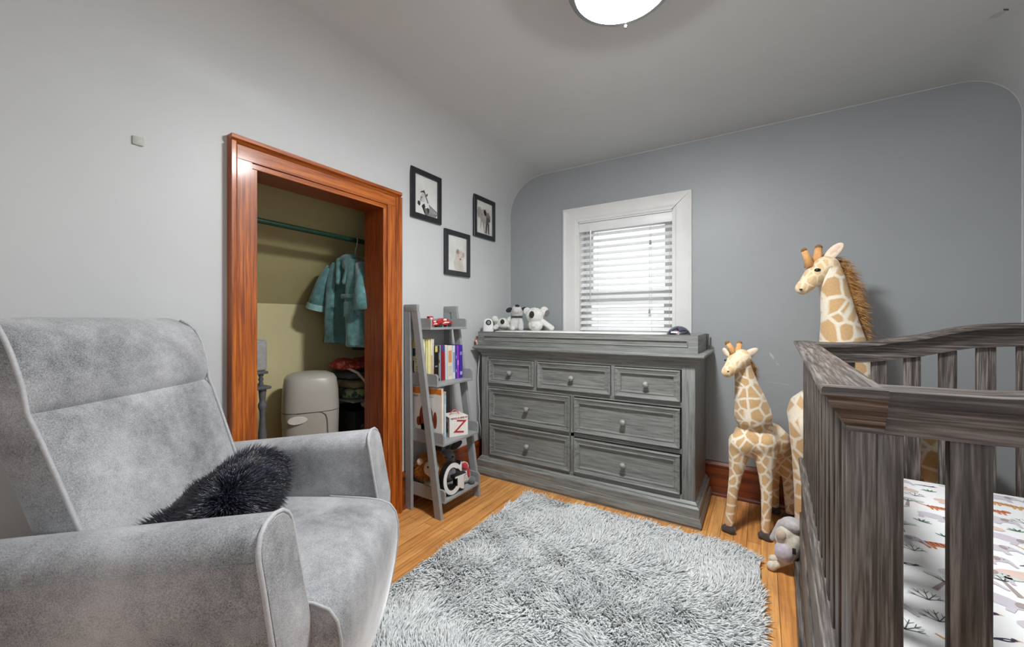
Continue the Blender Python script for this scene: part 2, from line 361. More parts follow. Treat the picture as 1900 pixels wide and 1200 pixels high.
mb = MB(); mb.box((WX0+0.07, YB+0.121, 1.235), (WX1-0.07, YB+0.125, WZ1-0.06)); wp('pane', mb, m_glass)
mb = MB(); mb.lathe([(0.001, 0), (0.012, 0.002), (0.012, 0.012), (0.004, 0.016)], (-0.8, YB+0.085, 1.25), 14); mb.box((-0.815, YB+0.07, 1.25), (-0.775, YB+0.082, 1.262), 0.003); wp('sash_lock', mb)

# two unseen windows behind the camera, added to house the fill lamps
def added_window(nm, a, b, pane_a, pane_b, bars):
    w_ = struct(bpy.data.objects.new(nm, None)); COL.objects.link(w_); w_.location = [(a[i]+b[i])/2 for i in range(3)]; ROOTM[w_.name] = Matrix.Translation(w_.location)
    mb = MB()
    for p_, q_ in bars: mb.box(p_, q_, 0.003)
    mb.build('window_frame', m_whitegloss, w_, local=False)
    mb = MB(); mb.box(pane_a, pane_b); mb.build('pane', m_glass, w_, local=False)
y_ = YR-0.06
added_window('added_window_rear', (-0.7, y_, 0.75), (0.4, y_, 1.85), (-0.65, y_-0.002, 0.80), (0.35, y_+0.002, 1.80), [((-0.7, y_-0.02, 0.75), (-0.65, YR+0.02, 1.85)), ((0.35, y_-0.02, 0.75), (0.4, YR+0.02, 1.85)), ((-0.65, y_-0.02, 0.75), (0.35, YR+0.03, 0.80)), ((-0.65, y_-0.02, 1.80), (0.35, YR+0.02, 1.85)), ((-0.65, y_-0.015, 1.285), (0.35, y_+0.015, 1.315))])
x_ = XR+0.05
added_window('added_window_right', (x_, -0.6, 0.8), (x_, 0.1, 1.8), (x_-0.002, -0.55, 0.85), (x_+0.002, 0.05, 1.75), [((XR-0.02, -0.6, 0.8), (x_+0.02, -0.55, 1.8)), ((XR-0.02, 0.05, 0.8), (x_+0.02, 0.1, 1.8)), ((XR-0.03, -0.55, 0.8), (x_+0.02, 0.05, 0.85)), ((XR-0.02, -0.55, 1.75), (x_+0.02, 0.05, 1.8)), ((x_-0.015, -0.55, 1.285), (x_+0.015, 0.05, 1.315))])
# blind inside the window opening
m_blind = M('white_faux_wood', (232, 233, 232), (226, 227, 226), scale=10, rough=0.4)
bl = thing('window_blind', 'white slatted blind with half open slats hanging inside the window frame', 'blind', (-0.797, YB+0.035, 1.748))
bx0, bx1, by = WX0+0.016, WX1-0.016, YB+0.034
mb = MB(); mb.box((bx0, by-0.03, 1.700), (bx1, by+0.025, 1.746), 0.003); mb.build('headrail', m_blind, bl, local=False)
mb = MB(); mb.box((bx0-0.004, by-0.036, 1.684), (bx1+0.004, by-0.03, 1.746), 0.002); mb.build('valance', m_blind, bl, local=False)
nsl = 16
for i in range(nsl):
    z = 1.662-i*0.0445; mb = MB(); tl = R(35); dx = 0.0245
    pr = [(-dx, -0.0013), (0, 0.001), (dx, -0.0013), (dx, 0.0012), (0, 0.0035), (-dx, 0.0012)]
    mb.prism([(by-0.003+a*math.cos(tl)-b*math.sin(tl), z+a*math.sin(tl)+b*math.cos(tl)) for a, b in pr], 'x', bx0, bx1)
    mb.build('slat', m_blind, bl, local=False, smooth=60)
mb = MB(); mb.box((bx0, by-0.028, 0.945), (bx1, by+0.022, 0.962), 0.004); mb.build('bottom_rail', m_blind, bl, local=False)
m_cord = M('white_cord', (222, 222, 218), scale=60, rough=0.7); m_tassel = M('grey_tassel', (150, 150, 148), scale=20, rough=0.4)
for x in (bx0+0.055, bx0+0.135, bx1-0.125, bx1-0.014):
    mb = MB(); mb.tube([(x, by-0.031, 1.69), (x, by-0.031, 0.955)], 0.0009, 5); mb.tube([(x, by+0.024, 1.69), (x, by+0.024, 0.955)], 0.0009, 5); mb.build('ladder_cord', m_cord, bl, local=False)
mb = MB(); mb.tube([(bx0+0.085, by-0.042, 1.692), (bx0+0.085, by-0.045, 1.19)], 0.0035, 8); mb.build('tilt_wand', M('clear_wand', (205, 207, 208), rough=0.2), bl, local=False)
for x, zt in ((bx1-0.13, 1.575), (bx1-0.135, 1.125)):
    mb = MB(); mb.tube([(x, by-0.04, 1.69), (x, by-0.042, zt)], 0.001, 5); mb.build('pull_cord', m_cord, bl, local=False)
    mb = MB(); mb.lathe([(0.002, 0.03), (0.005, 0.026), (0.008, 0.004), (0.006, 0)], (x, by-0.042, zt-0.028), 12); lab(mb.build('tassel', m_tassel, bl, local=False), 'grey cord tassel')

# ------------------------------------------------------------------ ceiling light
LX, LY = -0.372, 1.243
cl_ = thing('ceiling_light', 'round flush ceiling light with glowing white glass and brushed nickel rim', 'light', (LX, LY, ZC))
m_nickel = M('brushed_nickel', (150, 150, 146), (135, 135, 132), scale=90, rough=0.35, metal=0.9)
mb = MB(); mb.lathe([(0.11, 0), (0.13, -0.004), (0.13, -0.03), (0.0, -0.03)], (LX, LY, ZC), 48); mb.build('ceiling_pan', m_nickel, cl_, local=False)
mb = MB(); pr = [(0.128, -0.025), (0.150, -0.026), (0.164, -0.045), (0.168, -0.062), (0.164, -0.070), (0.146, -0.074), (0.141, -0.066)]
n = 64; mb.loft([[(LX+r_*math.cos(2*PI*i/n), LY+r_*math.sin(2*PI*i/n), ZC+h) for r_, h in pr] for i in range(n)], wrap=True); mb.build('rim', m_nickel, cl_, local=False)
m_glow, nt, p = new_mat('lit_opal_glass'); p.inputs['Base Color'].default_value = (0.9, 0.9, 0.88, 1); p.inputs['Emission Color'].default_value = (0.97, 0.985, 1.0, 1); p.inputs['Emission Strength'].default_value = LAMP_STRENGTH
mb = MB(); mb.lathe([(0.142, -0.064)]+[(0.142*math.cos(R(a)), -0.064-0.040*math.sin(R(a))) for a in (8, 20, 32, 45, 58, 70, 80, 86)]+[(0.0, -0.104)], (LX, LY, ZC), 48); mb.build('glass_shade', m_glow, cl_, local=False, smooth=180)
mb = MB(); dv = Vector((-0.2, 0.98, 0)).normalized()
fx, fy = LX+dv.x*0.157, LY+dv.y*0.157
mb.lathe([(0.001, 0.012), (0.004, 0.01), (0.0055, 0.0), (0.007, -0.006), (0.005, -0.012), (0.0, -0.014)], (fx, fy, ZC-0.074), 12); lab(mb.build('thumb_screw', M('bright_chrome', (215, 215, 212), rough=0.15, metal=1), cl_, local=False), 'small bright thumb screw under the rim')

# ------------------------------------------------------------------ dresser
def gw(ax, k=0): return WOOD('grey_stained_oak', (146, 148, 144), (98, 100, 97), ax, across=105, along=4.5, rough=0.45, bmp=0.3, c3=(128, 130, 126), fine=0.8)
def gd(ax): return gw(ax)
dr = thing('dresser', 'grey wooden seven drawer dresser with round knobs against the slate wall', 'dresser', (-0.957, 2.44, 0))
DF = 2.208; DX0, DX1, DB = -1.63, -0.284, 2.66
def P_(name, mb, m, par=dr, **k): return mb.build(name, m, par, local=False, **k)
for xa in (DX0, DX1-0.02):
    mb = MB(); mb.box((xa, DF+0.02, 0.05), (xa+0.02, DB, 0.83)); P_('side_panel', mb, gw('z'))
mb = MB(); mb.box((DX0+0.02, DB-0.012, 0.06), (DX1-0.02, DB, 0.83)); P_('back_panel', mb, gw('x'))
drs = [(-1.566, -1.219, .628, .791), (-1.192, -0.723, .627, .790), (-0.698, -0.353, .627, .790), (-1.561, -0.971, .381, .594), (-0.944, -0.355, .386, .590), (-1.557, -0.971, .145, .356), (-0.944, -0.355, .149, .350)]
for xa, xb in ((DX0, -1.572), (-0.348, DX1)):
    mb = MB(); mb.box((xa, DF, 0.05), (xb, DF+0.022, 0.83), 0.002); P_('stile', mb, gw('z'))
for z0, z1 in ((0.795, 0.83), (0.598, 0.624), (0.359, 0.379), (0.05, 0.143)):
    mb = MB(); mb.box((-1.572, DF+0.001, z0), (-0.348, DF+0.022, z1)); P_('front_rail', mb, gw('x'))
for xa, xb, za, zb in ((-0.968, -0.947, 0.143, 0.598), (-1.216, -1.195, 0.624, 0.795), (-0.72, -0.701, 0.624, 0.795)):
    mb = MB(); mb.box((xa, DF+0.001, za), (xb, DF+0.022, zb)); P_('divider', mb, gw('z'))
mb = MB(); mb.box((-1.57, DF+0.03, 0.1), (-0.35, DF+0.036, 0.80)); P_('gap_shade_panel', mb, M('dark_recess', (40, 40, 40)))  # dark sheet behind the drawer gaps, recess shade put into its colour
for x0, x1, z0, z1 in drs:
    ring = lambda i, d: [(x0+i, DF-d, z0+i), (x1-i, DF-d, z0+i), (x1-i, DF-d, z1-i), (x0+i, DF-d, z1-i)]
    mb = MB(); mb.loft([ring(0, -0.02), ring(0, 0.012), ring(0.003, 0.015), ring(0.007, 0.014), ring(0.010, 0.011), ring(0.026, 0.006), ring(0.028, 0.009), ring(0.033, 0.008), ring(0.036, -0.004)])
    d_ = P_('drawer', mb, gw('x'), smooth=20)
    cx, cz = (x0+x1)/2, (z0+z1)/2-0.003
    mb = MB(); mb.lathe([(0.0, 0.037), (0.012, 0.034), (0.0165, 0.027), (0.0165, 0.021), (0.011, 0.013), (0.0075, 0.006), (0.009, -0.004)], (0, 0, 0), 20)
    t = mb.bm; bmesh.ops.transform(t, matrix=Matrix.Translation((cx, DF+0.001, cz)) @ Matrix.Rotation(R(90), 4, 'X'), verts=t.verts[:])
    mb.build('knob', M('grey_knob_wood', (168, 168, 163), (128, 128, 124), scale=60, rough=0.45), d_, local=False, smooth=180)
def ringstack(levels, x0, x1, y0, y1):
    """levels: (outset, z); back edge stays on y1"""
    return [[(x0-o, y0-o, z), (x1+o, y0-o, z), (x1+o, y1, z), (x0-o, y1, z)] for o, z in levels]
mb = MB(); mb.loft(ringstack([(0.0, 0.815), (0.004, 0.822), (0.006, 0.832), (0.018, 0.838), (0.022, 0.848), (0.034, 0.853), (0.043, 0.858), (0.047, 0.864), (0.046, 0.872), (0.040, 0.878), (0.034, 0.88)], DX0, DX1, DF, DB+0.004)); P_('top', mb, gw('x'), smooth=30)
mb = MB(); mb.loft(ringstack([(0.029, 0.0), (0.029, 0.012), (0.033, 0.014), (0.033, 0.03), (0.028, 0.04), (0.026, 0.05), (0.022, 0.052), (0.022, 0.098), (0.018, 0.103), (0.013, 0.108), (0.012, 0.114), (0.004, 0.122), (0.0, 0.126)], DX0, DX1, DF, DB)); P_('plinth', mb, gw('x'), smooth=30)

# changing tray on top of the dresser
tp = thing('changing_tray', 'low grey wooden changing tray with grooved front board on top of the dresser', 'changing tray', (-0.96, 2.43, 0.88))
TX0, TX1, TY0, TY1, TZ0, TZ1 = -1.662, -0.271, 2.208, 2.60, 0.8805, 0.975
def groove(mb, x0, x1, y, z0, z1):
    ring = lambda i, d: [(x0+i, y-d, z0+i), (x1-i, y-d, z0+i), (x1-i, y-d, z1-i), (x0+i, y-d, z1-i)]
    def r2(ix, iz, d): return [(x0+ix, y-d, z0+iz), (x1-ix, y-d, z0+iz), (x1-ix, y-d, z1-iz*0.9), (x0+ix, y-d, z1-iz*0.9)]
    mb.loft([r2(0, 0, -0.018), r2(0, 0, 0), r2(0.045, 0.03, 0), r2(0.048, 0.033, 0.004), r2(0.052, 0.036, 0.003), r2(0.053, 0.037, -0.005)])
mb = MB(); groove(mb, TX0, TX1, TY0, TZ0, TZ1); P_('front_board', mb, gw('x'), tp, smooth=15)
mb = MB(); mb.box((TX0, TY0+0.018, TZ0), (TX0+0.018, TY1, TZ1), 0.002); P_('end_board', mb, gw('y'), tp)
mb = MB(); mb.box((TX1-0.018, TY0+0.018, TZ0), (TX1, TY1, TZ1), 0.002); P_('end_board', mb, gw('y'), tp)
mb = MB(); mb.box((TX0+0.018, TY1-0.018, TZ0), (TX1-0.018, TY1, TZ1), 0.002); P_('back_board', mb, gw('x'), tp)
mb = MB(); mb.box((TX0+0.018, TY0+0.018, TZ0), (TX1-0.018, TY1-0.018, TZ0+0.01)); P_('tray_floor', mb, gw('x'), tp)
for px in (TX1+0.004, ):
    mb = MB(); mb.tube([(px, TY1+0.012, TZ0), (px, TY1+0.012, TZ1-0.004)], 0.006, 10); mb.tube([(px+0.014, TY1+0.016, TZ0), (px+0.014, TY1+0.016, TZ1-0.025)], 0.005, 10); lab(P_('corner_rod', mb, M('dark_rod', (110, 110, 108), rough=0.4, metal=0.5), tp), 'pair of thin upright rods at the back corner')
mb = MB(); mb.box((TX0+0.10, TY0+0.03, TZ0+0.0105), (TX1-0.19, TY1-0.03, 0.978), 0.02, 4)
tag(mb.build('changing_pad', M('white_quilted_pad', (236, 236, 230), (222, 222, 216), scale=40, rough=0.8, bmp=0.3)), 'white quilted pad lying inside the changing tray', 'changing pad')

# ------------------------------------------------------------------ crib
def cw(ax): return WOOD('weathered_grey_brown_wood', (128, 121, 116), (44, 39, 36), ax, across=120, along=4.5, rough=0.45, bmp=0.4, c3=(80, 72, 67), fine=1.3)
crib = thing('crib', 'weathered grey brown wooden crib with slatted sides and a curved end rail', 'crib', (0.066, 0.647, 0), R(-2.09))
CL = 1.42
mb = MB(); pr = [(0.002, .965), (0, .962), (0, .955), (.006, .951), (.008, .945), (.013, .936), (.022, .922), (.026, .914), (.028, .913), (.028, .906)][::-1]
mb.loft([[(d, .0302, z), (.065, .0302, z), (.065, CL, z), (d, CL, z)] for d, z in pr]); mb.build('cap_rail', cw('y'), crib, smooth=40)
mb = MB(); mb.loft([[(d, d, z), (.065, d, z), (.065, .03, z), (d, .03, z)] for d, z in pr]); mb.build('cap_return', cw('x'), crib, smooth=40)
PRO = [(.066, .962), (.16, .963), (.223, .968), (.262, .975), (.302, .985), (.34, .992), (.377, .999), (.412, 1.010), (.448, 1.021), (.48, 1.029), (.515, 1.036), (.58, 1.042), (.64, 1.044), (.80, 1.044)]
def end_panel(v0, v1, slat_u, sw, zlow, thick):
    d = v1-v0
    mb = MB(); mb.loft([[(u, v0-.012, z-.017), (u, v0-.013, z-.008), (u, v0-.010, z), (u, v1+.012, z), (u, v1+.014, z-.008), (u, v1+.012, z-.017)] for u, z in PRO]); mb.build('end_top_rail', cw('x'), crib, smooth=50)
    mb = MB(); mb.loft([[(u, v0+.006, z-.078+0.0*(u)), (u, v0+.006, z-.0172), (u, v1-.006, z-.0172), (u, v1-.006, z-.078)] for u, z in PRO[0:] ] if thick else [[(u, v0+.006, z-.056), (u, v0+.006, z-.0172), (u, v1-.006, z-.0172), (u, v1-.006, z-.056)] for u, z in PRO]); mb.build('end_apron', cw('x'), crib, smooth=50)
    mb = MB(); mb.box((.032, v0, .0), (.058, v1, .9065), .002); mb.build('post', cw('z'), crib)
    mb = MB(); mb.box((.0585, v0+.008, .03), (.084, v1-.006, .906), .002); mb.build('end_stile', cw('z'), crib)
    mb = MB(); mb.box((.80, v0, .0), (.845, v1, 1.03), .003); mb.build('post', cw('z'), crib)
    mb = MB(); mb.box((.084, v0+.01, .14), (.80, v1-.01, .27), .003); mb.build('end_bottom_rail', cw('x'), crib)
    k = slat_u
    while k+sw < .79:
        zt = float(np.interp(k+sw/2, [p[0] for p in PRO], [p[1] for p in PRO]))-(.074 if thick else .052)
        mb = MB(); mb.box((k, (v0+v1)/2-.009, .26), (k+sw, (v0+v1)/2+.009, zt), .003); mb.build('end_slat', cw('z'), crib); k += zlow
end_panel(.028, .078, .125, .0362, .0715, False)
end_panel(1.355, 1.405, .0585+.0905, .045, .0905, True)
v = .10; 
while v < 1.30:
    mb = MB(); mb.box((.034, v, .49), (.054, v+.046, .9065), .003); mb.build('slat', cw('z'), crib); v += .0862
mb = MB(); mb.box((.000, .028, .008), (.03, 1.405, .075), .006); mb.box((.018, .078, .0752), (.05, 1.355, .27), .003); mb.box((.024, .078, .2702), (.05, 1.355, .478), .004); mb.box((.014, .078, .4782), (.056, 1.355, .4925), .005); mb.build('front_apron', cw('y'), crib)
mb = MB(); mb.box((.80, .078, .2), (.825, 1.355, .42), .003); mb.build('back_apron', cw('y'), crib)
mb = MB(); mb.box((.79, .078, .985), (.84, 1.355, 1.04), .006); mb.build('back_top_rail', cw('y'), crib)
v = .10
while v < 1.30:
    mb = MB(); mb.box((.80, v, .41), (.82, v+.046, .99), .003); mb.build('slat', cw('z'), crib); v += .0862
mb = MB(); mb.box((.06, .09, .33), (.79, 1.35, .35)); mb.build('mattress_board', cw('y'), crib)

# mattress in a printed jungle sheet
mt = thing('crib_mattress', 'crib mattress in a white fitted sheet printed with jungle animals', 'mattress', (0.066, 0.647, 0.352), R(-2.09))
sheet = ['white_sheet', (238, 238, 236)]
cols = dict(tiger=(205, 120, 80), dark=(62, 44, 48), eleph=(202, 196, 204), hippo=(222, 196, 184), tree=(165, 150, 148), leaf=(78, 120, 92), twig=(92, 104, 96), bird=(66, 52, 78), leop=(216, 162, 104), pale=(206, 214, 206))
keys = list(cols)
mats = [M('white_sheet', (238, 238, 237), (230, 231, 232), scale=5, rough=0.85, bmp=0.25, bscale=6)]+[M('sheet_ink_'+k, c, tuple(x*0.95 for x in c), rough=0.85) for k, c in cols.items()]
mb = MB(); mx0, mx1, my0, my1, mz = .062, .785, .085, 1.348, .131
mb.box((mx0, my0, 0), (mx1, my1, mz), .03, 5)
def ink(k, pts, lvl=0):
    mb.mi = 1+keys.index(k); z = mz+0.0006+0.0003*lvl; mb.poly([(p[0], p[1], z) for p in pts])
def motif(kind, c, a, s):
    ca, sa = math.cos(a), math.sin(a)
    T = lambda p: (c[0]+(p[0]*ca-p[1]*sa)*s, c[1]+(p[0]*sa+p[1]*ca)*s)
    E = lambda k, q, rx, ry, an=0, lvl=0: ink(k, [T(p) for p in ell(q, rx, ry, an)], lvl)
    Z = lambda k, p, q, w0, w1, lvl=0: ink(k, [T(u) for u in strip(p, q, w0, w1)], lvl)
    if kind in ('tiger', 'leop'):
        E(kind, (0, 0), .5, .17); E(kind, (.52, .08), .15, .14, 0, 1); Z(kind, (-.45, .02), (-.8, .25), .04, .03)
        for x in (-.35, -.2, .22, .38): Z(kind, (x, -.1), (x+.02, -.36), .06, .04, 1)
        for i in range(7):
            x = -.42+i*.14
            if kind == 'tiger': Z('dark', (x, .14), (x+.04, -.08), .022, .008, 2)
            else:
                E('dark', (x, .06), .035, .025, 0, 2); E('dark', (x+.05, -.06), .03, .022, 0, 2)
        E('dark', (.6, .1), .02, .02, 0, 2)
    elif kind == 'eleph':
        E('eleph', (0, 0), .48, .3); E('eleph', (.46, .08), .22, .2, 0, 1); Z('eleph', (.62, .05), (.78, -.3), .08, .04, 2); E('tree', (.36, .08), .1, .15, 0, 3); E('dark', (.52, .12), .02, .02, 0, 4)
        for x in (-.32, .25): Z('eleph', (x, -.15), (x, -.48), .09, .08, 1)
    elif kind == 'hippo':
        E('hippo', (0, 0), .6, .26); E('hippo', (.52, .02), .26, .19, 0, 1); E('dark', (.5, .1), .02, .02, 0, 2); E('tree', (.3, .2), .05, .06, 0, 2)
        for x in (-.35, .25): Z('hippo', (x, -.15), (x, -.38), .1, .09, 1)
    elif kind == 'tree':
        Z('tree', (0, -.5), (.05, .3), .07, .04)
        for an, L in ((.5, .4), (1.0, .35), (1.6, .4), (2.2, .36), (2.7, .42)): Z('twig', (.05, .25), (.05+L*math.cos(an), .25+L*math.sin(an)), .02, .008, 1)
        for q in ((-.3, .45), (.1, .62), (.36, .5)): E('pale', q, .2, .1, 0, 2)
    elif kind == 'twig':
        for an, L in ((.4, .5), (.9, .6), (1.4, .65), (1.9, .6), (2.6, .5)):
            q = (L*math.cos(an), L*math.sin(an)); Z('twig', (0, 0), q, .018, .01)
            for e in (-.5, .5): Z('twig', (q[0]*.6, q[1]*.6), (q[0]*.6+.25*math.cos(an+e), q[1]*.6+.25*math.sin(an+e)), .012, .005, 1)
    elif kind == 'bird':
        E('bird', (0, 0), .3, .1, .3); E('bird', (.28, .14), .09, .08, 0, 1); Z('leop', (.34, .15), (.52, .12), .03, .005, 2); Z('bird', (-.2, -.05), (-.6, -.22), .06, .02, 1); E('pale', (.02, -.03), .12, .04, .3, 2)
    elif kind == 'leaf':
        for an in (.3, .9, 1.5, 2.1, 2.7): E('leaf', (.25*math.cos(an), .25*math.sin(an)), .24, .055, an)
rr = random.Random(3); seq = ['hippo', 'tree', 'tiger', 'leaf', 'eleph', 'twig', 'bird', 'leop', 'leaf', 'tree', 'twig', 'bird', 'eleph']
i = 0; y = my0+.06
while y < my1-.05:
    x = mx0+.055+(.035 if int(round((y-my0)*100)) % 2 else 0)
    while x < mx1-.05:
        k = seq[i % len(seq)]; sz = {'hippo': .075, 'eleph': .075, 'tree': .075, 'tiger': .066, 'leop': .062, 'twig': .058, 'bird': .05, 'leaf': .046}[k]
        motif(k, (x+rr.uniform(-.008, .008), y+rr.uniform(-.008, .008)), rr.uniform(-.35, .35)+R(-8), sz*rr.uniform(.9, 1.1)); i += rr.choice((1, 1, 2, 3)); x += .082
    y += .071
o = mb.build('sheet', mats, mt, smooth=40, recalc=False)

# ------------------------------------------------------------------ glider armchair (local: +x forward, +y to its left)
def velvet():
    m, nt, p = new_mat('grey_velvet'); v = coords(nt, (1, 1, 1))
    a = noise(nt, v, 4.5, 3, 0.55, 0.3); b = noise(nt, v, 420, 2, 0.6); c = noise(nt, v, 38, 3, 0.6)
    m1 = nt.nodes.new('ShaderNodeMath'); m1.operation = 'MULTIPLY_ADD'; m1.inputs[1].default_value = 0.8; nt.links.new(b, m1.inputs[0]); nt.links.new(a, m1.inputs[2])
    m2 = nt.nodes.new('ShaderNodeMath'); m2.operation = 'MULTIPLY_ADD'; m2.inputs[1].default_value = 0.3; nt.links.new(c, m2.inputs[0]); nt.links.new(m1.outputs[0], m2.inputs[2])
    m3 = nt.nodes.new('ShaderNodeMath'); m3.operation = 'MULTIPLY'; m3.inputs[1].default_value = 0.5; nt.links.new(m2.outputs[0], m3.inputs[0])
    r = ramp(nt, m3.outputs[0], srgb(88, 90, 93), srgb(186, 187, 189), 0.36, 0.64); nt.links.new(r.outputs[0], p.inputs['Base Color'])
    p.inputs['Roughness'].default_value = 0.75; p.inputs['Sheen Weight'].default_value = 0.5; p.inputs['Sheen Roughness'].default_value = 0.4; p.inputs['Specular IOR Level'].default_value = 0.2
    bump(nt, p, b, 0.25, 0.001); return m
m_vel = velvet(); m_pipe = M('pale_grey_piping', (180, 181, 183), (166, 167, 169), scale=200, rough=0.6, sheen=0.3)
ch = thing('armchair', 'grey velvet glider armchair with pale piped edges and high back, near the open closet', 'armchair', (-0.986, 0.668, 0), math.atan2(0.563, 0.826))
def arm(sg):
    yi, yo = 0.252*sg, 0.372*sg
    def sec(X0, front):
        top = 0.667-0.085*abs(min(X0, 0)); pts = []
        prof = [(yi, 0.10), (yi, 0.27), (yi, 0.42), (yi, top-0.05)]+[(yi+(0.05-0.05*math.cos(R(a)))*sg, top-0.042+0.042*math.sin(R(a))) for a in (15, 35, 60, 90)]+[(yo-(0.05-0.05*math.cos(R(a)))*sg, top-0.06+0.058*math.sin(R(a))) for a in (75, 50, 25, 5)]+[(yo, top-0.11), (yo+0.004*sg, 0.42), (yo+0.002*sg, 0.27), (yo, 0.10)]
        for y_, z_ in prof:
            pts.append((X0+(float(np.interp(z_, [0.10, 0.27, 0.42, 0.667], [0.02, 0.040, 0.042, 0.0])) if front else 0.0), y_, z_))
        return pts
    mb = MB(); secs = [sec(-0.60, False), sec(-0.40, False)]
    A = sec(-0.40, False); B = sec(0.0, True)
    for t in (0.35, 0.7, 0.93): 
        T = 0.667-0.085*abs(-0.40*(1-t)); 
        secs.append([(a[0]+(b[0]-a[0])*t, a[1], a[2]+(b[2]-a[2])*t) for a, b in zip(A, B)])
    cy = (yi+yo)/2
    secs.append([(b[0]-0.004, b[1], b[2]) for b in B]); secs.append([(b[0]+0.004, cy+(b[1]-cy)*0.93, b[2]-(0.004 if b[2] > 0.5 else 0)) for b in B])
    mb.loft(secs, cap=False)
    for sc_ in (secs[0], secs[-1]):
        for i in range(7):
            q_ = [sc_[i], sc_[i+1], sc_[13-i], sc_[14-i]] if i < 6 else [sc_[6], sc_[7], sc_[8]]
            mb.poly(q_)
    bmesh.ops.remove_doubles(mb.bm, verts=mb.bm.verts[:], dist=1e-5)
    mb.build('armrest', m_vel, ch, smooth=45)
    mb = MB(); mb.tube([(b[0]-0.001, cy+(b[1]-cy)*1.01, b[2]+(0.001 if b[2] > 0.5 else 0)) for b in B], 0.0048, 8); mb.build('arm_piping', m_pipe, ch, smooth=180)
    mb = MB(); mb.tube([(A[-6][0]-0.2, yo+0.0005*sg, A[-6][2]-0.020), (-0.40, yo+0.0005*sg, A[-6][2]-0.020), (B[-6][0]-0.006, yo+0.0005*sg, B[-6][2]-0.020)], 0.0010, 6); mb.build('arm_seam', m_vel, ch, smooth=180)
arm(1); arm(-1)
# seat: waterfall front
prof = [(-0.46, 0.30), (-0.46, 0.468), (-0.30, 0.470), (-0.12, 0.466), (0.0, 0.458), (0.05, 0.450), (0.082, 0.436), (0.10, 0.41), (0.108, 0.37), (0.108, 0.32), (0.10, 0.25), (0.085, 0.17), (0.07, 0.10), (0.06, 0.075), (-0.10, 0.075), (-0.10, 0.30)]
cxm, czm = -0.15, 0.30
def sseg(y_, k): return [(cxm+(x-cxm)*k[0], y_, czm+(z-czm)*k[1]) for x, z in prof]
mb = MB(); mb.loft([sseg(-0.249, (0.95, 0.90)), sseg(-0.245, (0.985, 0.965)), sseg(-0.232, (1, 1)), sseg(-0.12, (1.012, 1.012)), sseg(0, (1.016, 1.016)), sseg(0.12, (1.012, 1.012)), sseg(0.232, (1, 1)), sseg(0.245, (0.985, 0.965)), sseg(0.249, (0.95, 0.90))]); mb.build('seat', m_vel, ch, smooth=50)
for sg in (-1, 1):
    mb = MB(); mb.tube([(x+0.001, 0.2445*sg, z+0.001) for x, z in [(cxm+(x-cxm)*0.988, czm+(z-czm)*0.972) for x, z in prof[3:14]]], 0.0036, 8); mb.build('seat_piping', m_pipe, ch, smooth=180)
# back: two padded sections, leaning
fx = lambda z: float(np.interp(z, [0.40, 0.62, 0.855, 0.96, 1.03, 1.06], [-0.355, -0.425, -0.512, -0.540, -0.560, -0.585]))
def bsec(z, dx=0.0, w=0.25, th=0.12, rd=0.02):
    x = fx(z)+dx; xb = x-th; pts = []
    n = 6
    for i in range(-n, n+1):
        t = i/n; pts.append((x+0.012*(1-t**4)-0.012, w*t*0.985, z))
    pts += [(x-rd*0.6, w, z), (x-rd*1.8, w+0.006, z), (xb+rd, w+0.004, z), (xb, w-rd, z), (xb, 0, z), (xb, -w+rd, z), (xb+rd, -w-0.004, z), (x-rd*1.8, -w-0.006, z), (x-rd*0.6, -w, z)]
    return pts
wz = lambda z: float(np.interp(z, [0.40, 0.62, 0.86, 1.04], [0.243, 0.246, 0.257, 0.262]))
lv = [0.40, 0.50, 0.60, 0.70, 0.78, 0.83, 0.848, 0.855]
mb = MB(); mb.loft([bsec(z, {0.848: -0.003, 0.855: -0.009}.get(z, 0.004), wz(z)) for z in lv]+
    [bsec(z, d, w or wz(z), th) for z, d, w, th in ((0.862, -0.003, None, 0.12), (0.88, 0.006, None, 0.12), (0.92, 0.012, None, 0.12), (0.97, 0.010, None, 0.118), (1.005, 0.004, None, 0.11), (1.028, -0.006, 0.259, 0.10), (1.044, -0.018, 0.251, 0.08), (1.054, -0.03, 0.240, 0.055), (1.058, -0.042, 0.228, 0.03))]); mb.build('backrest', m_vel, ch, smooth=60)
for sg in (-1, 1):
    mb = MB(); mb.tube([(fx(z)-0.006+dx, (wz(z)+dy)*sg, z) for z, dx, dy in ((0.45, 0, 0), (0.60, 0, 0), (0.72, 0, 0), (0.80, 0, 0), (0.858, -0.003, 0), (0.92, 0.004, 0), (0.98, 0.003, 0), (1.015, -0.003, -0.002), (1.036, -0.012, -0.008), (1.05, -0.024, -0.018))], 0.0048, 8); mb.build('back_piping', m_pipe, ch, smooth=180)
mb = MB(); mb.lathe([(0.16, 0.0), (0.17, 0.01), (0.17, 0.03), (0.05, 0.04), (0.05, 0.09), (0.16, 0.10), (0.16, 0.32)], (-0.30, 0, 0), 32); mb.build('swivel_base', M('black_base', (34, 34, 35), rough=0.4), ch)

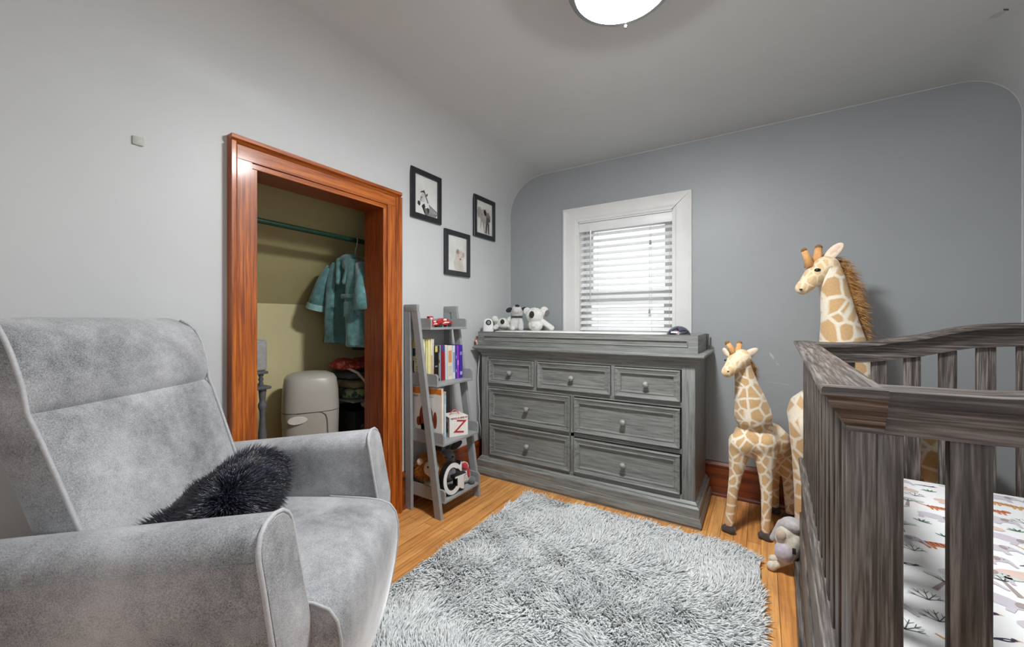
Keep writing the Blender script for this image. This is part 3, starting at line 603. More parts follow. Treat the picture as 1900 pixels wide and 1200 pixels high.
# fur pillow leaning on the back and far arm
m_fur = M('black_navy_fur', (22, 23, 32), (40, 43, 60), scale=30, rough=0.35, spec=1.0)
pl = thing('fur_pillow', 'fluffy black faux fur pillow slumped on the grey armchair seat', 'pillow', (-0.986, 0.668, 0), math.atan2(0.563, 0.826))
mb = MB(); q = Matrix.Translation((-0.295, -0.032, 0.556)) @ Euler((R(13), R(-34), R(-6))).to_matrix().to_4x4()
def sup(u, v, a, b, c):
    f = lambda w, m: math.copysign(abs(w)**m, w)
    return q @ Vector((a*f(math.cos(u), 0.7)*f(math.cos(v), 0.6), b*f(math.cos(u), 0.7)*f(math.sin(v), 0.6), c*f(math.sin(u), 0.9)))
nu, nv = 14, 36
mb.loft([[sup(-PI/2+PI*(i+0.5)/nu, 2*PI*j/nv, 0.098, 0.172, 0.05) for j in range(nv)] for i in range(nu)])
pb = mb.build('pillow_body', m_fur, pl, smooth=180)
Pp, Nn = sample(pb, 17000)
fl = np.stack([vnoise(Pp, 17, 1), vnoise(Pp, 17, 2), vnoise(Pp, 17, 3)], 1)*0.33
strands('fur', Pp, Nn+fl+rng.normal(size=Pp.shape)*0.14, 0.036+0.018*rng.random(len(Pp)), 0.0014, np.array([[0, 0, -0.3]])+fl*0.6, m_fur, pl)

# ------------------------------------------------------------------ rug
m_rug = M('pale_grey_shag', (236, 239, 238), (222, 225, 225), scale=6, rough=0.85, sheen=0.2); m_rugb = M('rug_backing', (150, 152, 150), rough=0.9)
rg = thing('shag_rug', 'pale grey shaggy rug lying on the oak floor', 'rug', (-0.62, 1.25, 0))
cr_ = [(0.0, 0.72), (0.0, 1.94), (-0.018, 2.02), (-0.07, 2.075), (-0.15, 2.085), (-1.13, 2.078), (-1.18, 2.068), (-1.20, 2.03), (-1.215, 1.6), (-1.235, 1.15), (-1.23, 0.72)]
mb = MB(); mb.prism(cr_, 'z', 0.001, 0.010); mb.build('backing', m_rugb, rg, local=False, smooth=0)
N = 36000
def inside(Q):
    r_ = np.zeros(len(Q), bool); j = len(cr_)-1
    for i in range(len(cr_)):
        xi, yi = cr_[i]; xj, yj = cr_[j]
        c = ((yi > Q[:, 1]) != (yj > Q[:, 1])) & (Q[:, 0] < (xj-xi)*(Q[:, 1]-yi)/(yj-yi+1e-12)+xi); r_ ^= c; j = i
    return r_
Q = np.stack([rng.uniform(-1.235, 0, N), rng.uniform(0.72, 2.085, N)], 1); Q = Q[inside(Q)]
ang = 1.2*vnoise(Q, 4.2, 11)+0.5*vnoise(Q, 13, 12); lean = 0.9+0.25*vnoise(Q, 6, 13)
D = np.stack([np.cos(ang)*lean, np.sin(ang)*lean, np.full(len(Q), 0.75)], 1)+rng.normal(size=(len(Q), 3))*0.28; D[:, 2] = np.abs(D[:, 2])+0.1
P3 = np.concatenate([Q, np.full((len(Q), 1), 0.008)], 1)-np.array([[-0.62, 1.25, 0]])
strands('pile', P3, D, 0.040+0.018*rng.random(len(Q)), 0.0033, np.array([[0, 0, -0.18]]), m_rug, rg)

# ------------------------------------------------------------------ ladder bookshelf
m_gp = M('grey_paint_wood', (150, 152, 152), (142, 144, 144), scale=20, rough=0.45, spec=0.4); m_gpe = m_gp
bs = thing('ladder_bookshelf', 'grey four shelf ladder bookcase between closet door and dresser', 'bookshelf', (-1.56, 1.745, 0))
BY0, BY1 = 1.566, 1.918
def bsp(name, mb, m=m_gp, **k): return mb.build(name, m, bs, local=False, **k)
def fx_front(z): return -1.601+(1.139-z)*(0.180/1.139)
for y0_, y1_ in ((BY0, BY0+0.02), (BY1-0.02, BY1)):
    rx = -1.696
    mb = MB(); mb.loft([[(rx+0.012*(1-z/1.1), y0_, z), (rx+0.045+0.008*(1-z/1.1), y0_, z), (rx+0.045+0.008*(1-z/1.1), y1_, z), (rx+0.012*(1-z/1.1), y1_, z)] for z in (0.0, 1.1)]); bsp('rear_leg', mb, smooth=0)
    mb = MB(); mb.loft([[(fx_front(z)-0.044, y0_, z), (fx_front(z), y0_, z), (fx_front(z), y1_, z), (fx_front(z)-0.044, y1_, z)] for z in (0.0, 1.1)]); bsp('front_leg', mb, smooth=0)
    mb = MB(); mb.box((rx, y0_, 1.1003), (fx_front(1.12), y1_, 1.139), 0.001); bsp('top_bar', mb)
SH = [(1.012, -1.513), (0.704, -1.467), (0.393, -1.424), (0.093, -1.414)]
for z, xf in SH:
    xr = -1.694+0.0; ya, yb = BY0+0.0205, BY1-0.0205
    mb = MB(); mb.box((xr, ya, z-0.013), (xf, yb, z), 0.001); bsp('shelf', mb)
    def sidep(y): 
        h = 0.05 if z > 1 else 0.056
        pts = [(xr, z+0.0003)]+[(xf, z+0.0003)]+[(xf-0.016+0.016*math.cos(R(a)), z+h-0.016+0.016*math.sin(R(a))) for a in (0, 22, 45, 68, 90)]+[(xr, z+h)]
        mb = MB(); mb.prism(pts, 'y', y, y+0.011); bsp('shelf_side', mb, smooth=40)
    sidep(ya+0.0002); sidep(yb-0.0112)
    mb = MB(); mb.box((xr, ya+0.012, z+0.0003), (xr+0.011, yb-0.012, z+0.05), 0.001); bsp('shelf_back', mb)

def bx(name, label, cat, a, b, m, group=None, rot=None, bev=0.001):
    c = [(a[i]+b[i])/2 for i in range(3)]; c[2] = a[2]
    mb = MB(); mb.box([a[i]-c[i] for i in range(3)], [b[i]-c[i] for i in range(3)], bev)
    o = mb.build(name, m, None); o.location = c
    if rot: o.rotation_euler = rot
    return tag(o, label, cat, group)

# books on the second shelf: spines toward the room, covers facing the closet
m_page = M('book_pages', (228, 222, 206), (214, 207, 190), scale=120, rough=0.9)
def book(label, y0, t, z0, h, d, xs, spine, cover=None, bands=(), tilt=0, group='books on the second shelf', art=None):
    b = thing('book', label, 'book', (xs-d/2, y0+t/2, z0), 0, group, rot=(R(tilt), 0, 0))
    mc = M('book_%d_%d_%d' % spine, spine, rough=0.4); mats = [mc]+[M('book_ink_%d_%d_%d' % c, c, rough=0.45) for _, _, c in bands]
    if cover: mats.append(M('cover_%d_%d_%d' % cover, cover, rough=0.4))
    mb = MB(); mb.box((d/2-0.0025, -t/2, 0), (d/2, t/2, h), 0.0008)
    mb.box((-d/2, -t/2, 0), (d/2-0.0025, -t/2+0.002, h)); mb.box((-d/2, t/2-0.002, 0), (d/2-0.0025, t/2, h))
    for i, (a, b_, c) in enumerate(bands):
        mb.mi = 1+i; w = t*0.36; mb.box((d/2+0.0001, -w, h*a), (d/2+0.0005, w, h*b_))
    if art: art(mb, mats, d, t, h)
    mb.build('cover', mats, b, recalc=True, smooth=0)
    mb = MB(); mb.box((-d/2+0.003, -t/2+0.0022, 0.003), (d/2-0.003, t/2-0.0022, h-0.003)); mb.build('pages', m_page, b, smooth=0)
    return b
def art_grid(mb, mats, d, t, h):
    r_ = random.Random(5); cs = [(232, 206, 120), (38, 70, 84), (122, 110, 120), (196, 120, 60), (70, 60, 70), (224, 224, 210)]
    k0 = len(mats); mats += [M('cover_art_%d' % i, c, rough=0.45) for i, c in enumerate(cs)]
    def rect(k, a, b_, c, e): mb.mi = k0+k; mb.box((-d/2+a*d, -t/2-0.0006, c*h), (-d/2+b_*d, -t/2-0.0001, e*h))
    rect(0, 0.02, 0.98, 0.80, 0.98); rect(1, 0.05, 0.4, 0.60, 0.78); rect(5, 0.02, 0.98, 0.02, 0.12)
    for i in range(9):
        for j in range(7):
            if r_.random() < 0.6: rect(r_.choice((2, 4, 2, 3)), 0.42+j*0.08, 0.42+j*0.08+0.055, 0.16+i*0.06, 0.16+i*0.06+0.03)
    rect(3, 0.05, 0.34, 0.14, 0.26); rect(4, 0.1, 0.3, 0.2, 0.5)
z2 = 0.7045
B2 = [ # label, y0, t, h, d, spine, bands, tilt
 ('tall cream book with yellow and printed cover, nearest the closet door end', 1.5950, 0.0162, 0.243, 0.100, -1.582, (222, 216, 172), ((.1, .9, (236, 232, 196)),), 0, art_grid),
 ('tall slim yellow green book second from the closet end', 1.6124, 0.0129, 0.243, 0.104, -1.578, (206, 200, 128), ((.2, .8, (226, 220, 160)),), 0, None),
 ('tall slim pale yellow book beside the yellow green one', 1.6265, 0.0219, 0.243, 0.107, -1.575, (232, 220, 158), (), 0, None),
 ('tall cream book with an orange lower spine', 1.6496, 0.0079, 0.243, 0.111, -1.571, (238, 230, 202), ((.02, .62, (226, 148, 62)),), 0, None),
 ('white spined tall book with grey title, left of the short black books', 1.6587, 0.0097, 0.241, 0.114, -1.568, (228, 228, 220), ((.3, .9, (200, 196, 186)), (.02, .3, (214, 150, 90))), 0, None),
 ('black book with a small cream and yellow picture at its spine top', 1.6696, 0.0284, 0.203, 0.118, -1.564, (30, 22, 26), ((.82, .99, (214, 190, 110)), (.1, .14, (170, 150, 140)), (.4, .44, (150, 130, 130))), 0, None),
 ('dark brown book with pale speckled spine', 1.6992, 0.0101, 0.202, 0.121, -1.561, (70, 58, 52), ((.08, .5, (170, 160, 140)), (.6, .8, (150, 140, 120))), 0, None),
 ('pale blue thin book left of the red book', 1.7105, 0.0064, 0.204, 0.125, -1.557, (150, 178, 206), (), 0.8, None),
 ('red book with a blue top band leaning slightly', 1.7181, 0.0296, 0.204, 0.129, -1.553, (150, 34, 44), ((.83, .995, (38, 82, 142)),), 1.2, None),
 ('white and blue thin book right of the red book', 1.7489, 0.0165, 0.203, 0.132, -1.550, (206, 214, 226), (), 1.2, None),
 ('cream book with an orange patterned spine in the right half', 1.7666, 0.0389, 0.199, 0.136, -1.546, (232, 222, 196), ((.5, .85, (224, 150, 96)), (.1, .4, (210, 200, 190))), 1.2, None),
 ('white book with blue lettering left of the purple ones', 1.8067, 0.0214, 0.197, 0.139, -1.543, (222, 224, 234), ((.2, .8, (140, 160, 208)),), 0.8, None),
 ('dark blue violet book with light marks', 1.8293, 0.0092, 0.197, 0.143, -1.539, (62, 62, 150), ((.2, .28, (180, 180, 220)), (.6, .7, (160, 160, 210))), 0.8, None),
 ('bright pink purple book between the two blue violet books', 1.8397, 0.0156, 0.196, 0.146, -1.536, (158, 70, 196), ((.4, .55, (216, 160, 226)),), 0.8, None),
 ('deep violet book at the dresser end of the row', 1.8565, 0.0288, 0.198, 0.150, -1.532, (70, 44, 160), ((.1, .2, (190, 180, 230)), (.7, .8, (150, 140, 210))), 0.8, None)]
for lb, y0_, t, h, d, xf, sp, bands, tilt, art in B2: book(lb, 1.5988+(y0_-1.595)*0.972, t*0.965, z2, h, d, xf, sp, None, bands, tilt, 'books on the second shelf', art)
# picture books on the third shelf
def art_bear(mb, mats, d, t, h):
    k0 = len(mats); mats += [M('cover_white', (236, 234, 226), rough=0.4), M('cover_orange', (222, 130, 44), rough=0.4), M('cover_brown', (112, 42, 22), (136, 62, 30), scale=30, rough=0.5), M('cover_black', (40, 34, 34), rough=0.5)]
    y = -t/2-0.0003
    def pl_(k, pts, lv=0): mb.mi = k0+k; mb.poly([(-d/2+p[0]*d, y-0.0002*lv, p[1]*h) for p in pts])
    pl_(0, [(0.01, .01), (.99, .01), (.99, .99), (.01, .99)])
    pl_(1, [(0.01, .985), (.99, .985), (.99, .88), (.8, .89), (.6, .87), (.4, .885), (.2, .86), (.01, .88)], 1)
    pl_(2, ell((.52, .42), .22, .30), 2); pl_(2, ell((.52, .66), .14, .12), 3); pl_(2, [(.36, .08), (.48, .08), (.48, .3), (.36, .3)], 2); pl_(2, [(.56, .08), (.68, .08), (.68, .3), (.56, .3)], 2); pl_(2, ell((.28, .34), .07, .09), 2); pl_(2, ell((.80, .40), .06, .16), 2)
    for i in range(5): pl_(3, [(.12+i*.03, .80), (.135+i*.03, .80), (.135+i*.03, .84), (.12+i*.03, .84)], 2)
    for i in range(9): pl_(3, [(.32+i*.05, .82), (.35+i*.05, .82), (.35+i*.05, .828), (.32+i*.05, .828)], 2)
z3 = 0.3935
book('large white picture book with orange top and brown shape on its cover', 1.600, .014, z3, .290, .235, -1.447, (226, 204, 172), None, ((.05, .9, (236, 226, 206)),), 0, 'picture books on the third shelf', art_bear)
book('thin white picture book next to the brown shape cover', 1.6155, .007, z3, .262, .215, -1.452, (232, 232, 226), None, (), 0, 'picture books on the third shelf')
book('pale blue speckled picture book beside the white box', 1.624, .012, z3, .255, .205, -1.450, (150, 176, 196), None, ((.1, .8, (198, 212, 220)),), 0, 'picture books on the third shelf')
book('thin white and orange topped book just left of the white box', 1.6375, .007, z3, .268, .205, -1.455, (226, 224, 218), None, ((.93, .99, (206, 120, 60)),), 0, 'picture books on the third shelf')
# box with the red letter
gb = thing('gift_box', 'white printed gift box with a red letter Z and pink handle on the third shelf', 'box', (-1.507, 1.775, z3+0.0005), R(-24))
ms = [M('box_white', (232, 228, 220), (222, 216, 208), scale=30, rough=0.6), M('box_red', (176, 44, 50), rough=0.5), M('box_green', (66, 128, 96), rough=0.5), M('box_black', (34, 30, 32), rough=0.5), M('box_pink', (222, 150, 140), rough=0.5)]
mb = MB(); hx, hy, hz = .058, .058, .112
mb.box((-hx, -hy, 0), (hx, hy, hz), .001)
r_ = random.Random(2)
for i in range(14):
    mb.mi = r_.choice((3, 1, 3, 4)); a = -hy+.008+i*.0076
    mb.box((hx+.0002, a, hz-.012-r_.random()*.004), (hx+.0006, a+.005, hz-.004)); mb.box((a, -hy-.0006, hz-.012), (a+.004, -hy-.0002, hz-.005))
def dotn(k, c, r1, r2, lv=0): mb.mi = k; mb.poly([(p[0], -hy-.0008-.0003*lv, p[1]) for p in ell(c, r1, r2)])
dotn(2, (-.02, .05), .028, .02); dotn(0, (.0, .032), .022, .026, 1); dotn(1, (.022, .066), .014, .016, 1); dotn(4, (-.03, .07), .013, .012, 1); dotn(2, (.026, .036), .016, .018, 2); dotn(3, (-.034, .03), .008, .012, 2)
mb.build('box_body', ms, gb, recalc=True, smooth=0)
text_mesh('Z', 0.105, 0.0006, 'letter', ms[1], gb, Matrix.Translation((hx+.001, 0.002, .052)) @ Matrix.Rotation(R(90), 4, 'Z') @ Matrix.Rotation(R(90), 4, 'X') @ Matrix.Rotation(R(-8), 4, 'Z'), shear=0.15)
mb = MB(); mb.tube([(0, -.03+.06*i/10, hz+.026*math.sin(PI*i/10)) for i in range(11)], .0032, 8); lab(mb.build('handle', M('pink_handle', (214, 110, 110), rough=0.4), gb), 'pink loop handle')
# a small dark figurine behind the box
fg = thing('toy_figurine', 'small brown and black toy figurine standing behind the white box', 'toy', (-1.60, 1.700, z3+0.0005))
mb = MB(); mb.capsule((0, 0, .02), .02, (0, 0, .10), .016); mb.ball((0, 0, .135), .022); mb.ball((.0, .018, .155), .009); mb.ball((.0, -.018, .155), .009)
remesh(mb, 'body', M('figurine_brown', (112, 74, 52), (50, 40, 38), scale=40, rough=0.5), fg, .004, 3)
mb = MB(); mb.ball((.021, 0, .132), .008, sub=2); mb.build('nose', M('figurine_black', (30, 26, 26)), fg)

# toy cars on the top shelf
def toy_car(label, loc, rz, s, tail):
    t = thing('toy_truck' if tail else 'toy_car', label, 'toy car', loc, rz)
    red = M('toy_red', (188, 40, 44), (164, 30, 36), scale=60, rough=0.3)
    mb = MB(); P = [(-.052, .012), (.05, .012), (.056, .02), (.054, .032), (.03, .037), (.016, .05), (-.014, .052), (-.03, .04), (-.052, .037)]
    P = [(a*s, b*s) for a, b in P]; mb.prism(P, 'y', -.02*s, .02*s); mb.build('car_body', red, t, smooth=20)
    mb = MB(); mb.box((-.012*s, -.0206*s, .038*s), (.012*s, .0206*s, .049*s)); mb.build('windows', M('toy_glass', (226, 214, 208), rough=0.2), t, smooth=0)
    mb = MB(); mb.prism([(a*s, b*s) for a, b in ((-.02, .02), (0, .032), (.035, .03), (.03, .024), (.01, .024))], 'y', -.0204*s, .0204*s); mb.build('flame_decal', M('toy_white', (236, 220, 200), rough=0.3), t, smooth=0)
    for x in (-.032, .034):
        for y in (-.019, .019):
            mb = MB(); mb.lathe([(0, -.004*s), (.012*s, -.004*s), (.0125*s, 0), (.012*s, .004*s), (0, .004*s)], (x*s, y*s, .0125*s), 16, 'y'); mb.build('wheel', M('toy_tyre', (52, 46, 46), rough=0.6), t)
    if tail:
        mb = MB(); mb.box((-.05*s, -.017*s, .037*s), (-.012*s, .017*s, .085*s), .003*s); mb.box((-.045*s, -.0175*s, .058*s), (-.018*s, .0175*s, .077*s)); mb.build('tower', red, t)
        mb = MB(); mb.box((-.043*s, -.018*s, .060*s), (-.02*s, .018*s, .075*s)); mb.build('tower_sign', M('toy_white', (236, 220, 200), rough=0.3), t)
    return t
zt = 1.0125
toy_car('small red toy truck with an upright block at the closet end of the top shelf', (-1.552, 1.648, zt), R(80), 0.72, True)
toy_car('red toy race car with white markings on the top shelf', (-1.542, 1.715, zt), R(82), 0.98, False)

# ------------------------------------------------------------------ plush animals
def plush(c1, c2, n): return M(n, c1, c2, scale=70, rough=0.95, bmp=0.6, bscale=300, sheen=0.4)
m_blk = M('black_felt', (26, 25, 27), (34, 33, 35), scale=50, rough=0.8, sheen=0.2); m_eye = M('glossy_eye', (14, 12, 12), rough=0.08, spec=0.8)
def bit(name, parent, m, *prims, sm=180):
    mb = MB()
    for p_ in prims:
        if p_[0] == 'c': mb.capsule(*p_[1:])
        else: mb.ball(p_[1], p_[2], p_[3] if len(p_) > 3 else None)
    return mb.build(name, m, parent, smooth=sm)
def fused(name, parent, m, voxel, *prims, it=5):
    mb = MB()
    for p_ in prims:
        if p_[0] == 'c': mb.capsule(*p_[1:])
        else: mb.ball(p_[1], p_[2], p_[3] if len(p_) > 3 else None)
    return remesh(mb, name, m, parent, voxel, it)
zp = 0.979
FW = R(-32)   # plush faces look toward the camera side
# small white bear, lying
t = thing('plush_bear', 'small white plush with round ears and black nose lying left of the dog plush', 'plush toy', (-1.612, 2.45, zp), R(-58))
m_wp = plush((226, 226, 220), (208, 208, 202), 'white_plush')
fused('body', t, m_wp, .005, ('b', (.02, 0, .04), (.045, .05, .038)), ('b', (.045, 0, .05), (.04, .046, .042)), ('b', (.02, .055, .078), (.02, .028, .026)), ('b', (.02, -.06, .082), (.02, .028, .026)), ('c', (.03, .05, .022), .022, (.09, .07, .018), .018), ('c', (.03, -.05, .022), .022, (.09, -.06, .018), .018))
bit('nose', t, m_blk, ('b', (.082, -.004, .062), (.012, .016, .019)))
# dog
t = thing('plush_dog', 'pale grey plush dog with black ears and black collar sitting on the changing tray', 'plush toy', (-1.505, 2.47, zp), R(-62))
m_dp = plush((206, 206, 204), (186, 186, 185), 'pale_grey_plush')
fused('body', t, m_dp, .005, ('b', (0, 0, .045), (.048, .052, .05)), ('b', (.0, 0, .08), (.036, .038, .03)), ('c', (.03, .026, .07), .02, (.045, .03, .018), .022), ('c', (.03, -.026, .07), .02, (.045, -.03, .018), .022),
      ('b', (.008, 0, .128), (.044, .046, .044)), ('b', (.036, 0, .148), (.034, .036, .036)))
bit('collar', t, m_blk, ('b', (.006, 0, .098), (.046, .046, .009)))
bit('ear', t, m_blk, ('b', (-.004, .058, .152), (.008, .026, .018), (R(-15), 0, 0))); bit('ear', t, m_blk, ('b', (-.004, -.058, .148), (.008, .026, .018), (R(25), 0, 0)))
bit('nose', t, m_blk, ('b', (.050, .004, .174), (.016, .019, .013)))
# koala
t = thing('plush_koala', 'white plush koala with an oval black nose and one drooping arm, right of the dog', 'plush toy', (-1.368, 2.50, zp), R(-66))
fused('body', t, m_wp, .005, ('b', (0, 0, .04), (.05, .056, .05)), ('b', (.012, -.006, .108), (.056, .066, .058)), ('c', (.01, .05, .065), .02, (.02, .115, .018), .021), ('b', (-.004, .062, .14), (.014, .032, .034)), ('b', (-.01, -.062, .138), (.014, .03, .03)))
bit('nose', t, m_blk, ('b', (.066, -.022, .112), (.012, .019, .026), (R(-8), 0, 0)))
bit('inner_ear', t, plush((120, 112, 116), (100, 94, 98), 'grey_plush_ear'), ('b', (.006, .082, .122), (.012, .016, .026), (R(-20), 0, 0)))
mb = MB(); mb.box((.056, -.022, .028), (.058, .004, .066), .001); mb.build('cloth_tag', M('pale_tag', (222, 214, 210), rough=0.7), t)
# ball at the right end of the tray
t = thing('toy_ball', 'dark panelled toy ball with white and red marks at the right end of the tray', 'ball', (-0.388, 2.36, 0.892))
def ballmat():
    m, nt, p = new_mat('dark_panel_ball'); v = coords(nt, (1, 1, 1)); vo = nt.nodes.new('ShaderNodeTexVoronoi'); vo.feature = 'DISTANCE_TO_EDGE'; vo.inputs['Scale'].default_value = 22; nt.links.new(v, vo.inputs['Vector'])
    r = ramp(nt, vo.outputs['Distance'], srgb(20, 20, 26), srgb(74, 74, 88), 0.02, 0.10); nt.links.new(r.outputs[0], p.inputs['Base Color']); p.inputs['Roughness'].default_value = 0.3; bump(nt, p, vo.outputs['Distance'], 0.6, 0.004); return m
mb = MB(); mb.ball((0, 0, .064), .064, sub=4); mb.build('ball_skin', ballmat(), t, smooth=180)
mb = MB()
for i in range(5):
    a = R(-118+i*9); mb.mi = 0 if i < 4 else 1
    c = Vector((.0652*math.cos(a)*.88, .0652*math.sin(a)*.88, .064+.0305)); tg = Vector((-math.sin(a), math.cos(a), 0)); up = Vector((-math.cos(a)*.46, -math.sin(a)*.46, .88))
    mb.poly([c-tg*.0042-up*.005, c+tg*.0042-up*.005, c+tg*.0042+up*.005, c-tg*.0042+up*.005])
lab(mb.build('lettering', [M('ball_white', (232, 230, 232), rough=0.4), M('ball_red', (170, 30, 40), rough=0.4)], t, smooth=0, recalc=False), 'white and red marks')
# monitor camera
t = thing('baby_monitor', 'small white baby camera with dark round lens at the left end of the tray', 'camera', (-1.612, 2.258, 0.8912), R(-48))
m_wpl = M('white_plastic', (232, 232, 230), (226, 226, 225), rough=0.3)
mb = MB(); mb.lathe([(0.0, 0), (.036, 0), (.038, .006), (.037, .10), (.036, .135), (.032, .155), (.022, .168), (.010, .173), (0.0, .174)], (0, 0, 0), 32, sx=.85); mb.build('housing', m_wpl, t)
mb = MB(); mb.lathe([(0.0, .004), (.017, .004), (.019, 0), (.019, -.01), (0, -.01)], (.031, 0, .145), 24, 'x'); mb.build('lens_ring', M('lens_black', (22, 22, 24), rough=0.2), t)
mb = MB(); mb.lathe([(0.0, .0055), (.009, .0055), (.0095, .004), (0, .004)], (.031, 0, .145), 20, 'x'); mb.build('lens', M('lens_grey', (168, 170, 174), rough=0.15), t)
mb = MB(); mb.lathe([(0.0, .0065), (.004, .0065), (.0042, .005), (0, .005)], (.031, 0, .145), 16, 'x'); mb.build('pupil', M('lens_black', (22, 22, 24)), t)
# red packet tucked at the left of the tray
bx('paper_packet', 'small red and white packet leaning at the left end of the tray', 'packet', (-1.683, 2.20, 0.8815), (-1.668, 2.255, 0.925), [M('packet_red', (172, 70, 60), (206, 190, 184), scale=60, lo=.48, hi=.52, rough=0.5)], rot=(0, R(-8), R(15)))
# cord down the left side of the dresser
mb = MB(); pts = [(-1.668, 2.232, 0.806), (-1.668, 2.226, 0.74), (-1.672, 2.222, 0.66), (-1.670, 2.224, 0.58), (-1.664, 2.222, 0.5), (-1.660, 2.224, 0.42), (-1.662, 2.222, 0.36), (-1.652, 2.226, 0.30), (-1.664, 2.24, 0.25), (-1.668, 2.27, 0.21)]
mb.tube(pts, .003, 6); tag(mb.build('power_cord', M('white_cable', (226, 226, 224), rough=0.4), None, smooth=180), 'thin white cord hanging down the left side of the dresser', 'cord')

# bottom shelf toys
zb = 0.0938
t = thing('plush_lion', 'plush lion with a shaggy golden brown mane on the bottom shelf', 'plush toy', (-1.590, 1.668, zb), R(-42))
m_lion = plush((214, 200, 176), (190, 172, 146), 'lion_cream_plush')
lb_ = fused('body', t, m_lion, .006, ('b', (-.02, 0, .05), (.06, .05, .05)), ('b', (.03, 0, .035), (.06, .045, .034)), ('b', (.045, 0, .135), (.05, .046, .046)), ('b', (.085, 0, .122), (.028, .028, .024)))
m_mane = M('golden_mane', (222, 150, 64), (164, 96, 36), scale=60, rough=0.7)
mp = bit('mane_base', t, m_mane, ('b', (.0, 0, .135), (.042, .068, .068)))
Pp, Nn = sample(mp, 1500); Dm = Nn+rng.normal(size=Pp.shape)*.35+np.array([[-.1, 0, -.15]])
strands('mane', Pp, Dm, .035+.012*rng.random(len(Pp)), .0012, np.array([[0, 0, -.35]]), m_mane, t)
bit('nose', t, m_blk, ('b', (.110, 0, .130), (.007, .012, .008)))
bit('eye', t, m_eye, ('b', (.086, .022, .155), .006)); bit('eye', t, m_eye, ('b', (.086, -.022, .155), .006)); bit('ear', t, plush((226, 214, 200), (210, 196, 180), 'lion_ear'), ('b', (.03, -.062, .17), (.012, .018, .02)))
Pp, Nn = sample(lb_, 900); kk = Pp[:, 2] < .085; Pp, Nn = Pp[kk], Nn[kk]
strands('shaggy_coat', Pp, Nn+np.array([[0, 0, -.6]])+rng.normal(size=Pp.shape)*.25, .016, .0012, np.array([[0, 0, -.3]]), m_lion, t)
t = thing('plush_donkey', 'grey plush animal with long dark ears behind the letter G', 'plush toy', (-1.590, 1.800, zb), R(-30))
m_gpl = plush((128, 128, 130), (102, 102, 105), 'grey_plush')
fused('body', t, m_gpl, .006, ('b', (0, 0, .055), (.055, .058, .055)), ('b', (.015, 0, .145), (.046, .048, .05)), ('b', (.05, 0, .125), (.032, .03, .026)))
bit('ear', t, M('dark_ear_plush', (56, 48, 48), (72, 62, 62), scale=60, rough=0.9), ('b', (0, .062, .205), (.012, .042, .022), (R(28), 0, 0)))
bit('ear', t, M('dark_ear_plush', (56, 48, 48)), ('b', (0, -.055, .200), (.014, .028, .028), (R(-25), 0, 0)))
bit('eye', t, m_eye, ('b', (.058, .02, .158), .006)); bit('eye', t, m_eye, ('b', (.058, -.02, .158), .006))
t = thing('plush_doll', 'small red and white soft toy at the dresser end of the bottom shelf', 'plush toy', (-1.475, 1.838, zb), R(-40))
fused('body', t, plush((226, 216, 212), (208, 198, 196), 'doll_white'), .005, ('b', (0, 0, .05), (.036, .03, .05)), ('b', (.0, -.01, .10), (.028, .03, .028)), ('c', (.0, -.02, .03), .018, (.05, -.035, .02), .018))
bit('red_patch', t, plush((190, 50, 58), (160, 36, 44), 'doll_red'), ('b', (.012, -.008, .104), (.028, .022, .022))); bit('red_stripe', t, plush((190, 50, 58), (160, 36, 44), 'doll_red'), ('b', (.022, .012, .066), (.018, .012, .03)))
bit('foot', t, plush((108, 112, 110), (90, 94, 92), 'doll_grey'), ('b', (.02, .034, .022), (.026, .022, .021)))
# letter G block
t = thing('letter_block', 'white letter G with black edges standing on the bottom shelf', 'letter', (-1.446, 1.674, zb), R(-8))
def Gpts(s, sh):
    o = [(R(a)) for a in range(48, 313, 12)]; out = [(.072*math.cos(a), .09+.0905*math.sin(a)) for a in o]
    P = [(.05, .158)]+out+[(.052, .018), (.074, .008), (.086, .008), (.086, .082), (.098, .084), (.098, .098), (.012, .098), (.012, .082), (.03, .080), (.03, .045)]
    inn = [(.038*math.cos(R(a))-.004, .09+.058*math.sin(R(a))) for a in range(308, 52, -14)]
    return P+inn+[(.036, .132), (.054, .112), (.068, .112), (.068, .172), (.056, .172)]
G0 = Gpts(1, 0)
G0 = [(a, b) for a, b in G0]
mb = MB(); mb.loft([[(-.018, a, b) for a, b in G0], [(.016, a, b) for a, b in G0]]); o = mb.build('letter_body', M('letter_black', (24, 22, 22), rough=0.35), t, smooth=20)
cx_, cy_ = .0, .09
def inset(P, d):
    n = len(P); out = []
    for i in range(n):
        p0, p1, p2 = Vector(P[i-1]), Vector(P[i]), Vector(P[(i+1) % n]); e1, e2 = (p1-p0).normalized(), (p2-p1).normalized()
        nn = Vector((-e1.y-e2.y, e1.x+e2.x)); nn = nn.normalized() if nn.length > 1e-6 else Vector((-e1.y, e1.x)); k = max(0.5, nn.dot(Vector((-e1.y, e1.x)))); out.append(p1+nn*d/k)
    return out
G1 = inset(G0, .0045)
mb = MB(); mb.loft([[(.0162, p.x, p.y) for p in G1], [(.0185, p.x, p.y) for p in G1]]); lab(mb.build('letter_face', M('letter_white', (226, 226, 222), rough=0.4), t, smooth=0), 'white face')

